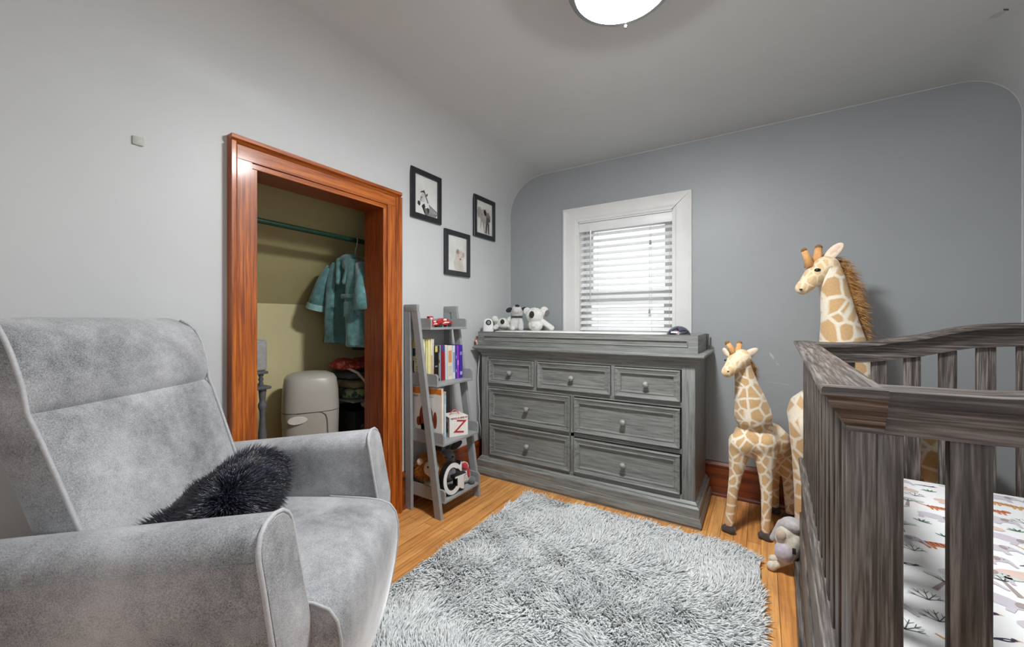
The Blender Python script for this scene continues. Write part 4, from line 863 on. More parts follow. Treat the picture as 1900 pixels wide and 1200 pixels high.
# ------------------------------------------------------------------ framed prints on the left wall
m_frame = M('black_frame', (30, 31, 36), (38, 39, 45), scale=30, rough=0.35)
def framed(label, y0, y1, z0, z1, art):
    t = thing('framed_print', label, 'picture', (XL+0.001, (y0+y1)/2, (z0+z1)/2), 0, 'framed animal prints'); w, h = y1-y0, z1-z0; bw = .031; d = .016
    def F(name, pts): mb = MB(); mb.loft(pts); return mb.build(name, m_frame, t, smooth=20)
    ring = lambda i, x: [(x, -w/2+i, -h/2+i), (x, w/2-i, -h/2+i), (x, w/2-i, h/2-i), (x, -w/2+i, h/2-i)]
    mb = MB(); R_ = [ring(0, 0), ring(0, d-.001), ring(.001, d), ring(bw-.001, d), ring(bw, d-.001), ring(bw, .004)]; mb.loft(R_, cap=False); mb.loft([ring(bw, .004), ring(0, 0)], cap=False); mb.build('frame', m_frame, t, smooth=20)
    mats = [M('print_paper', (224, 224, 220), rough=0.7)]; mb = MB(); mb.box((.004, -w/2+bw, -h/2+bw), (.006, w/2-bw, h/2-bw)); W_, H_ = w-2*bw, h-2*bw
    names = {}
    def ink(col, pts, lv=0):
        if col not in names: names[col] = len(mats); mats.append(M('print_ink_%d_%d_%d' % col, col, rough=0.7))
        mb.mi = names[col]; mb.poly([(.0062+.0001*lv, -W_/2+min(max(p[0], 0.005), .995)*W_, -H_/2+min(max(p[1], .005), .995)*H_) for p in pts])
    art(ink); mb.build('print', mats, t, smooth=0, recalc=False)
    mb = MB(); mb.box((.0095, -w/2+bw, -h/2+bw), (.011, w/2-bw, h/2-bw)); mb.build('cover_glass', m_glass, t, smooth=0)
K, G_, Lg = (34, 32, 34), (120, 116, 112), (196, 192, 186)
def zebra(ink):
    wht = (232, 231, 228)
    ink(wht, [(.30, .0), (.36, .16), (.42, .28), (.32, .26), (.20, .22), (.14, .30), (.20, .42), (.22, .52), (.30, .60), (.44, .58), (.54, .48), (.60, .34), (.74, .32), (.90, .26), (.99, .16), (.99, 0)])
    ink(K, [(.13, .24), (.20, .20), (.25, .25), (.24, .31), (.17, .34), (.13, .30)], 1); ink(K, [(.30, .20), (.40, .14), (.46, .22), (.42, .30), (.34, .26)], 1)
    ink(K, [(.24, .55), (.28, .60), (.36, .62), (.40, .66), (.44, .60), (.47, .55), (.60, .34), (.56, .33), (.48, .46), (.42, .56), (.36, .58)], 1); ink(K, [(.49, .55), (.57, .60), (.55, .52), (.5, .5)], 1); ink(K, ell((.30, .44), .022, .014), 2)
    for i in range(6): ink(K, strip((.22+i*.018, .36+i*.036), (.40+i*.024, .33+i*.036), .007, .003), 2)
    for i in range(5): ink(K, strip((.28, .34+i*.02), (.20+i*.01, .30+i*.045), .005, .003), 2)
    for i in range(7):
        a0 = [(.44+.13*math.cos(R(b))+i*.01, .22-.005*i+(.05+i*.02)*math.sin(R(b))) for b in range(180, 361, 20)]
        for p, q in zip(a0[:-1], a0[1:]): ink(K, strip(p, q, .010, .010), 2)
    for i in range(8):
        a0 = [(.62+i*.05, .31-i*.018), (.66+i*.05, .24-i*.018), (.66+i*.045, .15-i*.01), (.62+i*.045, .06), (.56+i*.05, .0)]
        for p, q in zip(a0[:-1], a0[1:]): ink(K, strip(p, q, .013, .011), 2)
def elephant(ink):
    A, B, D_ = (176, 168, 160), (128, 120, 114), (84, 78, 76)
    ink((212, 206, 200), ell((.66, .72), .2, .12, .2)); ink(A, [(.10, .50), (.06, .66), (.12, .80), (.24, .82), (.34, .74), (.42, .78), (.56, .78), (.66, .70), (.62, .46), (.56, .3), (.60, .04), (.50, .04), (.44, .22), (.38, .34), (.32, .2), (.26, .12), (.24, .2), (.28, .36), (.24, .5), (.16, .46)])
    ink(B, [(.62, .70), (.78, .72), (.90, .60), (.88, .44), (.78, .40), (.70, .32), (.64, .42)], 1); ink(D_, [(.64, .56), (.80, .56), (.88, .48), (.78, .42), (.70, .34), (.66, .04), (.58, .04), (.58, .3)], 2); ink(D_, [(.70, .36), (.74, .04), (.82, .04), (.82, .40)], 2)
    ink((226, 222, 214), [(.40, .34), (.30, .10), (.26, .12), (.34, .36)], 3); ink((226, 222, 214), [(.56, .34), (.56, .10), (.52, .12), (.52, .34)], 3)
    ink(K, ell((.34, .60), .02, .014), 3); ink(K, ell((.54, .60), .018, .013), 3)
    for i in range(6): ink(D_, strip((.40, .46-i*.05), (.52, .45-i*.05), .003, .003), 3)
    for i in range(5): ink(B, strip((.12+i*.03, .5+i*.03), (.12+i*.04, .74), .006, .003), 2)
def cub(ink):
    A, B, C3 = (214, 206, 196), (186, 172, 160), (150, 128, 114)
    ink(A, [(.36, .02), (.30, .24), (.40, .40), (.42, .56), (.52, .64), (.70, .62), (.84, .54), (.86, .40), (.78, .28), (.84, .12), (.84, .02)]); ink(B, ell((.52, .56), .10, .09), 1); ink(B, ell((.82, .50), .07, .08), 1); ink(C3, ell((.52, .56), .06, .055), 2)
    for q in ((.56, .44), (.72, .43)): ink(K, ell(q, .02, .014), 3)
    ink(C3, ell((.66, .36), .05, .03), 2); ink(K, ell((.66, .375), .022, .012), 3)
    for i in range(6): ink(B, strip((.34+i*.07, .28-i*.01), (.40+i*.06, .08), .006, .003), 2)
    for i in range(4): ink(C3, strip((.54+i*.05, .60), (.58+i*.035, .50), .005, .003), 3)
framed('black framed zebra print, largest and nearest the closet door', 1.614, 1.866, 1.646, 1.935, zebra)
framed('black framed elephant print, rightmost nearest the corner', 2.200, 2.456, 1.641, 1.934, elephant)
framed('black framed pale lion cub print, lowest of the three', 1.900, 2.154, 1.344, 1.634, cub)
# blank plate on the left wall
mb = MB(); mb.box((0, -.0135, -.014), (.006, .0135, .014), .002); o = mb.build('wall_plate', M('plate_cream', (186, 188, 176), rough=0.5)); o.location = (XL, .444, 1.628); tag(o, 'small square pale plate on the wall left of the closet door', 'wall plate')

# ------------------------------------------------------------------ giraffes
def giraffe_mat(scale, nm, c_spot=(216, 178, 128), c_line=(246, 236, 216)):
    m, nt, p = new_mat(nm); v = coords(nt, (1, 0.22, 0.85)); n = nt.nodes.new('ShaderNodeTexNoise'); n.inputs['Scale'].default_value = 9; nt.links.new(v, n.inputs['Vector'])
    mx = nt.nodes.new('ShaderNodeMix'); mx.data_type = 'VECTOR'; mx.inputs[0].default_value = 0.018; nt.links.new(v, mx.inputs[4]); nt.links.new(n.outputs['Color'], mx.inputs[5])
    vo = nt.nodes.new('ShaderNodeTexVoronoi'); vo.feature = 'DISTANCE_TO_EDGE'; vo.inputs['Scale'].default_value = scale; vo.inputs['Randomness'].default_value = 0.85; nt.links.new(mx.outputs[1], vo.inputs['Vector'])
    r = ramp(nt, vo.outputs['Distance'], srgb(*c_line), srgb(*c_spot), 0.055, 0.13)
    f = noise(nt, coords(nt, (1, 1, 1)), 240, 2); r2 = ramp(nt, f, (.86, .84, .80, 1), (1.06, 1.06, 1.06, 1), .3, .7)
    x = nt.nodes.new('ShaderNodeMix'); x.data_type = 'RGBA'; x.blend_type = 'MULTIPLY'; x.inputs[0].default_value = 1; nt.links.new(r.outputs[0], x.inputs[6]); nt.links.new(r2.outputs[0], x.inputs[7]); nt.links.new(x.outputs[2], p.inputs['Base Color'])
    p.inputs['Roughness'].default_value = 0.9; p.inputs['Sheen Weight'].default_value = 0.3; bump(nt, p, f, 0.5, 0.002); return m
m_gs, m_gb = giraffe_mat(23, 'giraffe_plush_small'), giraffe_mat(16, 'giraffe_plush_large')
m_gface = giraffe_mat(30, 'giraffe_face_plush', (224, 192, 146), (240, 222, 190))
m_ear = M('giraffe_ear_plush', (240, 224, 200), (226, 200, 178), scale=50, rough=0.9, bmp=0.4, bscale=260)
m_horn = M('giraffe_horn_plush', (226, 174, 116), (210, 154, 98), scale=60, rough=0.9); m_tip = M('giraffe_horn_tip', (112, 82, 44), (140, 100, 56), scale=80, rough=0.9)
m_hoof = M('giraffe_hoof', (78, 66, 64), (58, 50, 49), scale=50, rough=0.8, sheen=0.3); m_gm = M('giraffe_mane_fur', (228, 180, 116), (182, 130, 74), scale=50, rough=0.7)
def chain(mb, L, k=1.0):
    for a, b in zip(L[:-1], L[1:]): mb.capsule(a[:3], a[3]*k, b[:3], b[3]*k)
def giraffe(G, label, loc, m_body, cam_side, ear_l):
    t = thing('plush_giraffe', label, 'plush giraffe', loc)
    mb = MB(); chain(mb, G['neck']); chain(mb, G['body'])
    for k in G:
        if k.startswith('leg'): chain(mb, G[k])
    for k in ('chest',):
        if k in G:
            for q in G[k]: mb.ball(q[:3], q[3])
    remesh(mb, 'body', m_body, t, 0.0075 if 'chest' in G else 0.010, 7, local=False)
    mb = MB(); chain(mb, G['head']); q = G['neck'][-1]; mb.ball(q[:3], q[3]*1.02); remesh(mb, 'head', m_gface, t, 0.005, 5, local=False)
    for k in ('hornL', 'hornR'):
        mb = MB(); mb.tube([p[:3] for p in G[k]], [p[3] for p in G[k]], 12); h = mb.build('horn', m_horn, t, local=False, smooth=180)
        mb = MB(); p = Vector(G[k][-1][:3]); r_ = G[k][-1][3]; mb.ball(p, r_*1.04); mb.build('horn_tip', m_tip, h, local=False, smooth=180)
    for k in ('earL', 'earR'):
        L = G[k]; a, b, c = (Vector(L[i][:3]) for i in range(3)); d = (c-a); mid = (a+c)/2; q = d.to_track_quat('X', 'Y').to_euler()
        mb = MB(); mb.ball(mid, (d.length/2*1.15, L[1][3]*1.15, L[1][3]*0.5), q, 3); e = mb.build('ear', m_ear, t, local=False, smooth=180)
        off = Vector((-.2, -1, .25)).normalized()*L[1][3]*0.22
        mb = MB(); mb.ball(mid+off+d*.04, (d.length/2*.85, L[1][3]*0.6, L[1][3]*.34), q, 2); mb.build('inner_ear', M('giraffe_ear_inner', (232, 206, 190), (222, 190, 174), scale=30, rough=0.9), e, local=False, smooth=180)
    for k in ('eyeR', 'eyeL'):
        if k in G: q = G[k][0]; mb = MB(); mb.ball(q[:3], (q[3]*1.15, q[3]*1.0, q[3]*.8), None, 3); mb.build('eye', m_eye, t, local=False, smooth=180)
    q = G['nostril'][0]; mb = MB(); mb.ball(q[:3], (q[3]*1.3, q[3], q[3])); mb.build('nostril', m_eye, t, local=False)
    for k in G:
        if k.startswith('leg'):
            e = G[k][-1]; r_ = e[3]*1.3; f = Vector(cam_side)
            mb = MB(); c = Vector((e[0], e[1], 0))
            for sgn in (-1, 1): 
                sd = Vector((-f.y, f.x, 0))*r_*.45*sgn; mb.ball(c+sd+f*r_*.3+Vector((0, 0, r_*.62)), (r_*.82, r_*.82, r_*.62)); 
            mb.ball(c+Vector((0, 0, r_*.8)), (r_*.95, r_*.95, r_*.8))
            remesh(mb, 'hoof', m_hoof, t, 0.004, 3, local=False)
    L = G['mane']; pts = [Vector(p[:3]) for p in L]; seg = []
    for i in range(len(pts)-1):
        n = int((pts[i+1]-pts[i]).length*(2600 if 'chest' in G else 3200)); tt = rng.random((n, 1)); seg.append(np.array(pts[i])[None]*(1-tt)+np.array(pts[i+1])[None]*tt)
    Pm = np.concatenate(seg); base_r = L[1][3]
    mb = MB(); mb.tube(pts, [p[3]*.7 for p in L], 10); mo = mb.build('mane', m_gm, t, local=False, smooth=180)
    back = -Vector(cam_side); dirv = np.array([back.x, back.y, .15])[None]
    Pm = Pm+rng.normal(size=Pm.shape)*base_r*.35-np.array(loc)[None]
    strands('mane_hair', Pm, dirv+rng.normal(size=Pm.shape)*.42, (base_r*3.3)*(.5+.8*rng.random(len(Pm))), .0014, np.array([[0, 0, -.45]]), m_gm, mo)
    return t
GS={
 'neck': [(-0.0339, 2.3, 0.5817, 0.0854), (-0.0451, 2.285, 0.6498, 0.0718), (-0.0607, 2.27, 0.7303, 0.0531), (-0.0718, 2.26, 0.7969, 0.0424), (-0.0807, 2.25, 0.845, 0.0397)] ,
 'head': [(-0.0805, 2.245, 0.8666, 0.0449), (-0.1026, 2.225, 0.846, 0.0447), (-0.122, 2.2, 0.8184, 0.034), (-0.1375, 2.19, 0.8001, 0.0288)] ,
 'hornL': [(-0.112, 2.23, 0.8768, 0.0159), (-0.1257, 2.225, 0.9162, 0.0132), (-0.1397, 2.225, 0.937, 0.012)] ,
 'hornR': [(-0.1014, 2.25, 0.8811, 0.016), (-0.0924, 2.255, 0.9157, 0.0133), (-0.0903, 2.26, 0.9368, 0.012)] ,
 'earL': [(-0.1359, 2.24, 0.8749, 0.0107), (-0.1538, 2.26, 0.8942, 0.0135), (-0.1613, 2.265, 0.9072, 0.0082)] ,
 'earR': [(-0.0766, 2.265, 0.8705, 0.0106), (-0.0449, 2.275, 0.8898, 0.0159), (-0.0157, 2.29, 0.9085, 0.0106)] ,
 'eyeR': [(-0.0907, 2.215, 0.8606, 0.0091)] ,
 'eyeL': [(-0.147, 2.23, 0.8538, 0.0067)] ,
 'nostril': [(-0.1336, 2.165, 0.8057, 0.0039)] ,
 'chest': [(-0.0791, 2.27, 0.4407, 0.064), (0.0067, 2.29, 0.4522, 0.0631)] ,
 'body': [(-0.0342, 2.32, 0.4565, 0.0915), (0.0305, 2.43, 0.4389, 0.0942), (0.075, 2.53, 0.392, 0.0799)] ,
 'legFL': [(-0.0907, 2.27, 0.4067, 0.0508), (-0.1044, 2.265, 0.2985, 0.0322), (-0.118, 2.255, 0.2053, 0.0254), (-0.1338, 2.245, 0.0393, 0.0214)] ,
 'legFR': [(0.0178, 2.295, 0.4185, 0.0551), (0.0199, 2.285, 0.3041, 0.034), (0.0242, 2.275, 0.2173, 0.026), (0.0197, 2.265, 0.0387, 0.0207)] ,
 'legHR': [(0.1033, 2.53, 0.3826, 0.068), (0.12, 2.54, 0.292, 0.0482), (0.1249, 2.545, 0.212, 0.0312), (0.1296, 2.545, 0.0431, 0.0227)] ,
 'legHL': [(0.0495, 2.57, 0.348, 0.0584), (0.0547, 2.585, 0.2128, 0.0352), (0.0599, 2.6, 0.15, 0.0265), (0.0648, 2.6, 0.0334, 0.0206)] ,
 'hoofFL': [(-0.1379, 2.235, 0.0212, 0.0294)] ,
 'hoofFR': [(0.0131, 2.25, 0.0204, 0.0309)] ,
 'hoofHR': [(0.1172, 2.53, 0.0263, 0.0254)] ,
 'hoofHL': [(0.0695, 2.59, 0.018, 0.0263)] ,
 'mane': [(-0.0634, 2.285, 0.8696, 0.0107), (-0.0362, 2.3, 0.8217, 0.0107), (-0.0295, 2.315, 0.7267, 0.0107), (-0.0091, 2.34, 0.6037, 0.0108), (0.0228, 2.36, 0.5228, 0.0108)] ,
}
GB={
 'neck': [(0.3464, 2.44, 0.806, 0.1124), (0.3253, 2.43, 0.954, 0.0896), (0.312, 2.42, 1.0615, 0.0716), (0.2968, 2.41, 1.1766, 0.0588), (0.2796, 2.4, 1.2533, 0.0563), (0.2675, 2.4, 1.3002, 0.0513)] ,
 'head': [(0.2634, 2.4, 1.3056, 0.054), (0.2277, 2.39, 1.2735, 0.0517), (0.1928, 2.37, 1.2297, 0.0388), (0.1712, 2.36, 1.2067, 0.0337)] ,
 'hornL': [(0.1974, 2.375, 1.3075, 0.0207), (0.1886, 2.37, 1.3516, 0.0155), (0.1757, 2.365, 1.3857, 0.013)] ,
 'hornR': [(0.2212, 2.41, 1.3176, 0.0209), (0.2321, 2.415, 1.3618, 0.0183), (0.2368, 2.42, 1.4012, 0.0157)] ,
 'earR': [(0.2614, 2.4, 1.3392, 0.0129), (0.2852, 2.38, 1.3701, 0.0228), (0.3172, 2.37, 1.4032, 0.0125)] ,
 'earL': [(0.2386, 2.46, 1.3276, 0.0133), (0.2659, 2.48, 1.3598, 0.016), (0.2838, 2.49, 1.3809, 0.0106)] ,
 'eyeR': [(0.2254, 2.345, 1.2869, 0.0114)] ,
 'nostril': [(0.1603, 2.325, 1.197, 0.0051)] ,
 'body': [(0.2388, 2.42, 0.5919, 0.1357), (0.3411, 2.43, 0.6156, 0.1478), (0.5451, 2.43, 0.5566, 0.1392), (0.6303, 2.43, 0.5459, 0.1216)] ,
 'legFL': [(0.1928, 2.37, 0.5445, 0.0827), (0.1719, 2.37, 0.3855, 0.0468), (0.1677, 2.37, 0.2025, 0.0338), (0.1677, 2.37, 0.0332, 0.0312)] ,
 'legFR': [(0.2891, 2.5, 0.5288, 0.0853), (0.268, 2.5, 0.3382, 0.0483), (0.2638, 2.5, 0.1764, 0.0349), (0.2638, 2.5, 0.0556, 0.0322)] ,
 'legHL': [(0.6309, 2.37, 0.5154, 0.0908), (0.6389, 2.37, 0.3583, 0.0453), (0.6436, 2.37, 0.2237, 0.0317), (0.6436, 2.37, 0.0428, 0.0271)] ,
 'legHR': [(0.6313, 2.5, 0.4803, 0.0968), (0.6399, 2.5, 0.3128, 0.0483), (0.6451, 2.5, 0.1694, 0.0337), (0.6451, 2.5, 0.049, 0.0289)] ,
 'mane': [(0.296, 2.42, 1.339, 0.0154), (0.3253, 2.43, 1.2918, 0.0179), (0.3516, 2.435, 1.2142, 0.0229), (0.368, 2.44, 1.1122, 0.0229), (0.3847, 2.46, 0.985, 0.023), (0.425, 2.47, 0.8081, 0.0203)] ,
}

giraffe(GS, 'small plush giraffe with cream outlined tan spots standing between dresser and crib', (-0.03, 2.38, 0), m_gs, Vector((-.35, -.93, 0)).normalized(), 1)
giraffe(GB, 'tall plush giraffe whose head and neck rise behind the crib', (0.40, 2.43, 0), m_gb, Vector((-1, 0, 0)), 1)

# small plush leaning on the crib
t = thing('plush_mouse', 'small pale grey and cream plush slumped on the floor against the crib front', 'plush toy', (0.095, 2.02, 0), R(178))
m_cr = plush((216, 208, 194), (196, 188, 172), 'cream_linen_plush')
#MOUSE#
fused('body', t, m_cr, .004, ('b', (-.004, 0, .088), (.036, .044, .070), (0, R(-16), 0)), ('b', (.008, 0, .125), (.030, .038, .046), (0, R(-16), 0)))
fused('hood', t, plush((196, 190, 188), (174, 168, 168), 'mouse_grey_plush'), .004, ('b', (-.012, -.004, .165), (.036, .034, .026)), ('c', (.016, -.006, .160), .016, (.044, -.008, .100), .011))
bit('belly_patch', t, plush((184, 174, 184), (204, 194, 200), 'mouse_lilac'), ('b', (.008, .018, .078), (.032, .034, .040), (0, R(-16), 0)))
bit('cheek_patch', t, plush((204, 184, 168), (190, 168, 150), 'mouse_tan'), ('b', (.018, .026, .134), (.018, .016, .020)))
mb = MB(); mb.box((-.022, .040, .088), (-.012, .0475, .106), .001); mb.build('label_tab', M('black_tab', (30, 30, 32), rough=0.6), t)
fused('foot', t, plush((206, 190, 168), (228, 218, 204), 'mouse_foot'), .004, ('c', (.01, .012, .036), .012, (.040, .022, .020), .013), ('b', (.046, .024, .0175), (.018, .016, .0165)))
fused('foot', t, plush((206, 190, 168), (228, 218, 204), 'mouse_foot'), .004, ('c', (.01, -.02, .036), .012, (.034, -.026, .020), .013), ('b', (.040, -.026, .0175), (.018, .016, .0165)))
t.scale = (1.2, 1.2, 1.2)

# ------------------------------------------------------------------ closet contents
m_green = M('dark_green_pipe', (30, 62, 46), (24, 52, 38), scale=20, rough=0.3)
rod = thing('closet_rod', 'dark green clothes rod crossing the closet below the sloping ceiling', 'clothes rod', (-2.0, 1.2, 1.52))
mb = MB(); mb.tube([(-2.0, 0.1, 1.528), (-2.0, 2.35, 1.508)], .0135, 14); mb.build('pole', m_green, rod, local=False, smooth=60)
for yy in (.104, 2.346):
    mb = MB(); mb.lathe([(0.0, -.004), (.03, -.004), (.03, .004), (.017, .012), (0.0, .012)], (-2.0, yy, 1.518), 18, 'y'); mb.build('socket', m_green, rod, local=False)
m_hang = M('grey_plastic_hanger', (166, 160, 156), rough=0.4)
def hanger(label, y, tilt):
    h = thing('clothes_hanger', label, 'hanger', (-2.0, y, 1.37), R(tilt), 'hangers on the green rod')
    zc = 1.515-1.37
    mb = MB(); mb.tube([(.017*math.cos(R(a)), 0, zc+.017*math.sin(R(a))) for a in range(200, -60, -20)]+[(.012, 0, zc-.03), (.0, 0, zc-.055), (0, 0, .06)], .0028, 8); mb.build('hook', m_hang, h, smooth=180)
    mb = MB(); mb.tube([(0, 0, .06), (-.14, 0, .005), (-.15, 0, -.01), (-.13, 0, -.016), (.13, 0, -.016), (.15, 0, -.01), (.14, 0, .005), (0, 0, .06)], .0034, 8); mb.build('shoulder_bar', m_hang, h, smooth=180)
    return h
hanger('grey hanger holding the teal robe, nearer the doorway left side', 1.475, 8); hanger('grey hanger behind the teal robe hanger by the jamb', 1.545, -4)
def terry(): 
    return M('teal_terry', (104, 150, 150), (72, 118, 120), scale=26, rough=0.95, bmp=0.9, bscale=190, sheen=0.4)
rb = thing('child_robe', 'teal terry child robe hanging open on the closet rod', 'robe', (-2.055, 1.475, 1.37), R(10))
def cloth_loft(name, levels, cx0, wav, ph, m, parent, n=40, op=None):
    mb = MB(); secs = []
    for z, a, b, dx, amp in levels:
        ring = []
        for i in range(n):
            t_ = 2*PI*i/n; w = 1+amp*math.sin(wav*t_+ph+z*6)
            ring.append((cx0+dx+a*math.cos(t_)*w, b*math.sin(t_)*w, z))
        secs.append(ring)
    mb.loft(secs); return mb.build(name, m, parent, smooth=180)
m_t = terry()
cloth_loft('back_panel', [(-.455, .155, .042, -.01, .09), (-.44, .158, .046, -.01, .09), (-.3, .145, .046, -.005, .08), (-.15, .13, .044, 0, .05), (-.05, .12, .040, 0, .02), (0, .10, .034, 0, 0), (.028, .06, .026, 0, 0), (.045, .03, .02, 0, 0)], -.02, 7, 0, M('dark_teal_terry', (70, 112, 112), (56, 94, 96), scale=26, rough=0.95, bmp=0.9, bscale=190), rb)  # inner back: teal terry darkened in colour for the shade inside the robe
cloth_loft('front_panel', [(-.470, .075, .040, .02, .10), (-.455, .078, .046, .02, .10), (-.35, .070, .046, .01, .12), (-.2, .060, .042, .0, .13), (-.08, .052, .036, -.005, .05), (.0, .045, .03, -.01, 0), (.03, .03, .02, -.01, 0)], .075, 5, 1.0, m_t, rb)
for o_ in [c for c in rb.children if c.name.startswith('front_panel')]: o_.location = (0, -.035, 0)
cloth_loft('front_panel', [(-.45, .040, .030, .0, .08), (-.3, .038, .03, .0, .08), (-.1, .034, .028, .01, .05), (.0, .028, .022, .03, 0), (.02, .02, .016, .04, 0)], -.115, 5, .4, m_t, rb).location = (0, -.030, 0)
mb = MB(); mb.tube([(-.115, -.02, -.01), (-.165, -.028, -.09), (-.198, -.035, -.18), (-.215, -.04, -.235)], [.034, .044, .05, .054], 18); mb.build('sleeve', m_t, rb, smooth=180)
mb = MB(); mb.tube([(-.211, -.039, -.222), (-.220, -.042, -.256)], [.0565, .058], 18); mb.build('cuff', M('pale_teal_terry', (150, 190, 186), (128, 172, 170), scale=26, rough=0.95, bmp=0.8, bscale=190), rb, smooth=60)
mb = MB(); mb.tube([(.115, -.03, .0), (.15, -.05, -.09), (.165, -.07, -.18), (.17, -.08, -.26)], [.034, .042, .046, .048], 18); mb.build('sleeve', m_t, rb, smooth=180)
fused('hood', rb, m_t, .005, ('b', (.01, -.02, .035), (.062, .036, .034)), ('c', (-.045, -.035, .03), .018, (-.03, -.055, -.10), .016), ('c', (.05, -.04, .03), .018, (.02, -.06, -.10), .016), ('b', (.03, -.048, .0), (.04, .018, .034)))
mb = MB(); mb.box((.045, -.092, -.30), (.115, -.082, -.215), .004); mb.build('pocket', m_t, rb); mb = MB(); mb.box((.02, -.088, -.195), (.13, -.078, -.17), .004); mb.build('belt_loop', m_t, rb)
dg_ = thing('dark_garment', 'dark jacket with small white dots hanging behind the teal robe', 'garment', (-1.995, 1.575, 1.37), R(4))
cloth_loft('cloth', [(-.50, .16, .03, 0, .05), (-.3, .15, .034, 0, .05), (-.1, .14, .032, 0, .03), (-.02, .12, .028, 0, 0), (.03, .05, .02, 0, 0)], 0, 6, 0, M('black_dotted_cloth', (22, 22, 26), (30, 30, 34), rough=0.9), dg_)
mb = MB()
for i in range(8): mb.ball((.07+.05*math.sin(i*2.1), -.034, .0-.03*i), .006)
mb.build('dots', M('dot_white', (190, 194, 190), rough=0.8), dg_)
wt = thing('white_towel', 'pale cloth hanging below the teal robe beside the right jamb', 'cloth', (-1.955, 1.645, 0.9), R(5))
cloth_loft('cloth', [(-.11, .05, .012, 0, .06), (0, .05, .014, 0, .06), (.3, .045, .012, 0, .04), (.36, .04, .01, 0, 0)], 0, 5, 0, M('pale_cloth', (190, 196, 190), (176, 182, 176), scale=14, rough=0.9), wt)

# nappy pail
m_pail = M('pale_grey_plastic', (176, 172, 162), (170, 166, 156), scale=5, rough=0.35)
pa = thing('nappy_pail', 'tall rounded grey plastic bin with a lid seam inside the closet', 'bin', (-2.19, 1.318, 0.0), R(-27))
def sq(a, b, z, n=40, e=0.62): return [(a*math.copysign(abs(math.cos(t_))**e, math.cos(t_)), b*math.copysign(abs(math.sin(t_))**e, math.sin(t_)), z) for t_ in [2*PI*i/n for i in range(n)]]
mb = MB(); mb.loft([sq(.115, .125, 0.002), sq(.118, .128, .02), sq(.125, .140, .30), sq(.128, .146, .52), sq(.128, .146, .545)]); mb.build('bin_body', m_pail, pa, smooth=40)
mb = MB(); mb.loft([sq(.129, .147, .549), sq(.1285, .1465, .56), sq(.125, .142, .66), sq(.118, .133, .722), sq(.108, .122, .739, e=.7), sq(.08, .09, .753, e=.8), sq(.04, .045, .760, e=.9), sq(.005, .005, .762, e=1)]); mb.build('lid', m_pail, pa, smooth=40)
mb = MB(); P = [(.1285, -.15+.3*0, 0)]
mb.tube([(.129, -.075+.15*i/10, .549-.002*i/10) for i in range(8)]+[(.1292, .045, .545), (.1294, .066, .53), (.1292, .074, .50), (.128, .077, .42), (.1265, .078, .30)], .0018, 6); mb.build('seam', M('seam_grey', (84, 82, 78)), pa, smooth=180)
mb = MB(); mb.loft([[(.128, -.135+.056+.055*math.cos(t_)*(1 if math.cos(t_) > 0 else .75), .512+.022*math.sin(t_)) for t_ in [2*PI*i/24 for i in range(24)]], [(.1325, -.135+.056+.053*math.cos(t_)*(1 if math.cos(t_) > 0 else .75), .512+.020*math.sin(t_)) for t_ in [2*PI*i/24 for i in range(24)]]]); mb.build('badge', M('badge_white', (216, 214, 206), rough=0.4), pa)

# little grey table with a padded stool on it
m_gt = M('grey_painted_turning', (104, 106, 108), (92, 94, 96), scale=30, rough=0.5)
tb = thing('side_table', 'small grey table with turned legs half hidden behind the left jamb', 'table', (-2.28, 0.925, 0), 0)
TZ = .695
mb = MB(); mb.box((-.12, -.16, TZ), (.12, .165, TZ+.016), .005); mb.build('table_top', m_gt, tb)
LP = [(.0, 0), (.014, 0), (.016, .05), (.013, .09), (.017, .10), (.012, .12), (.018, .18), (.019, .26), (.013, .30), (.018, .31), (.018, .325), (.013, .34), (.019, .40), (.020, .46), (.015, .50), (.012, .55), (.014, .58), (.020, .60), (.020, .615), (.013, .63), (.016, .66), (.018, TZ-.0005), (0, TZ-.0005)]
for sx in (-.085, .085):
    for sy in (-.125, .135):
        mb = MB(); mb.lathe([(r_, h) for r_, h in LP], (sx, sy, 0), 18); mb.build('leg', m_gt, tb, smooth=60)
st = thing('padded_stool', 'small grey padded block on short turned feet standing on the little table', 'stool', (-2.28, 0.955, TZ+.0165))
mb = MB(); mb.box((-.09, -.13, .075), (.09, .130, .238), .016, 4); mb.build('cushion', M('pale_grey_quilt', (176, 176, 174), (160, 160, 158), scale=50, rough=0.9, bmp=0.4), st)
mb = MB(); mb.box((-.092, -.132, .060), (.092, .132, .0745), .003); mb.build('stool_frame', m_gt, st)
for sx in (-.07, .07):
    for sy in (-.105, .105):
        mb = MB(); mb.lathe([(0, 0), (.010, 0), (.012, .01), (.008, .02), (.013, .032), (.008, .044), (.012, .05), (.013, .0598), (0, .0598)], (sx, sy, 0), 14); mb.build('leg', m_gt, st, smooth=60)

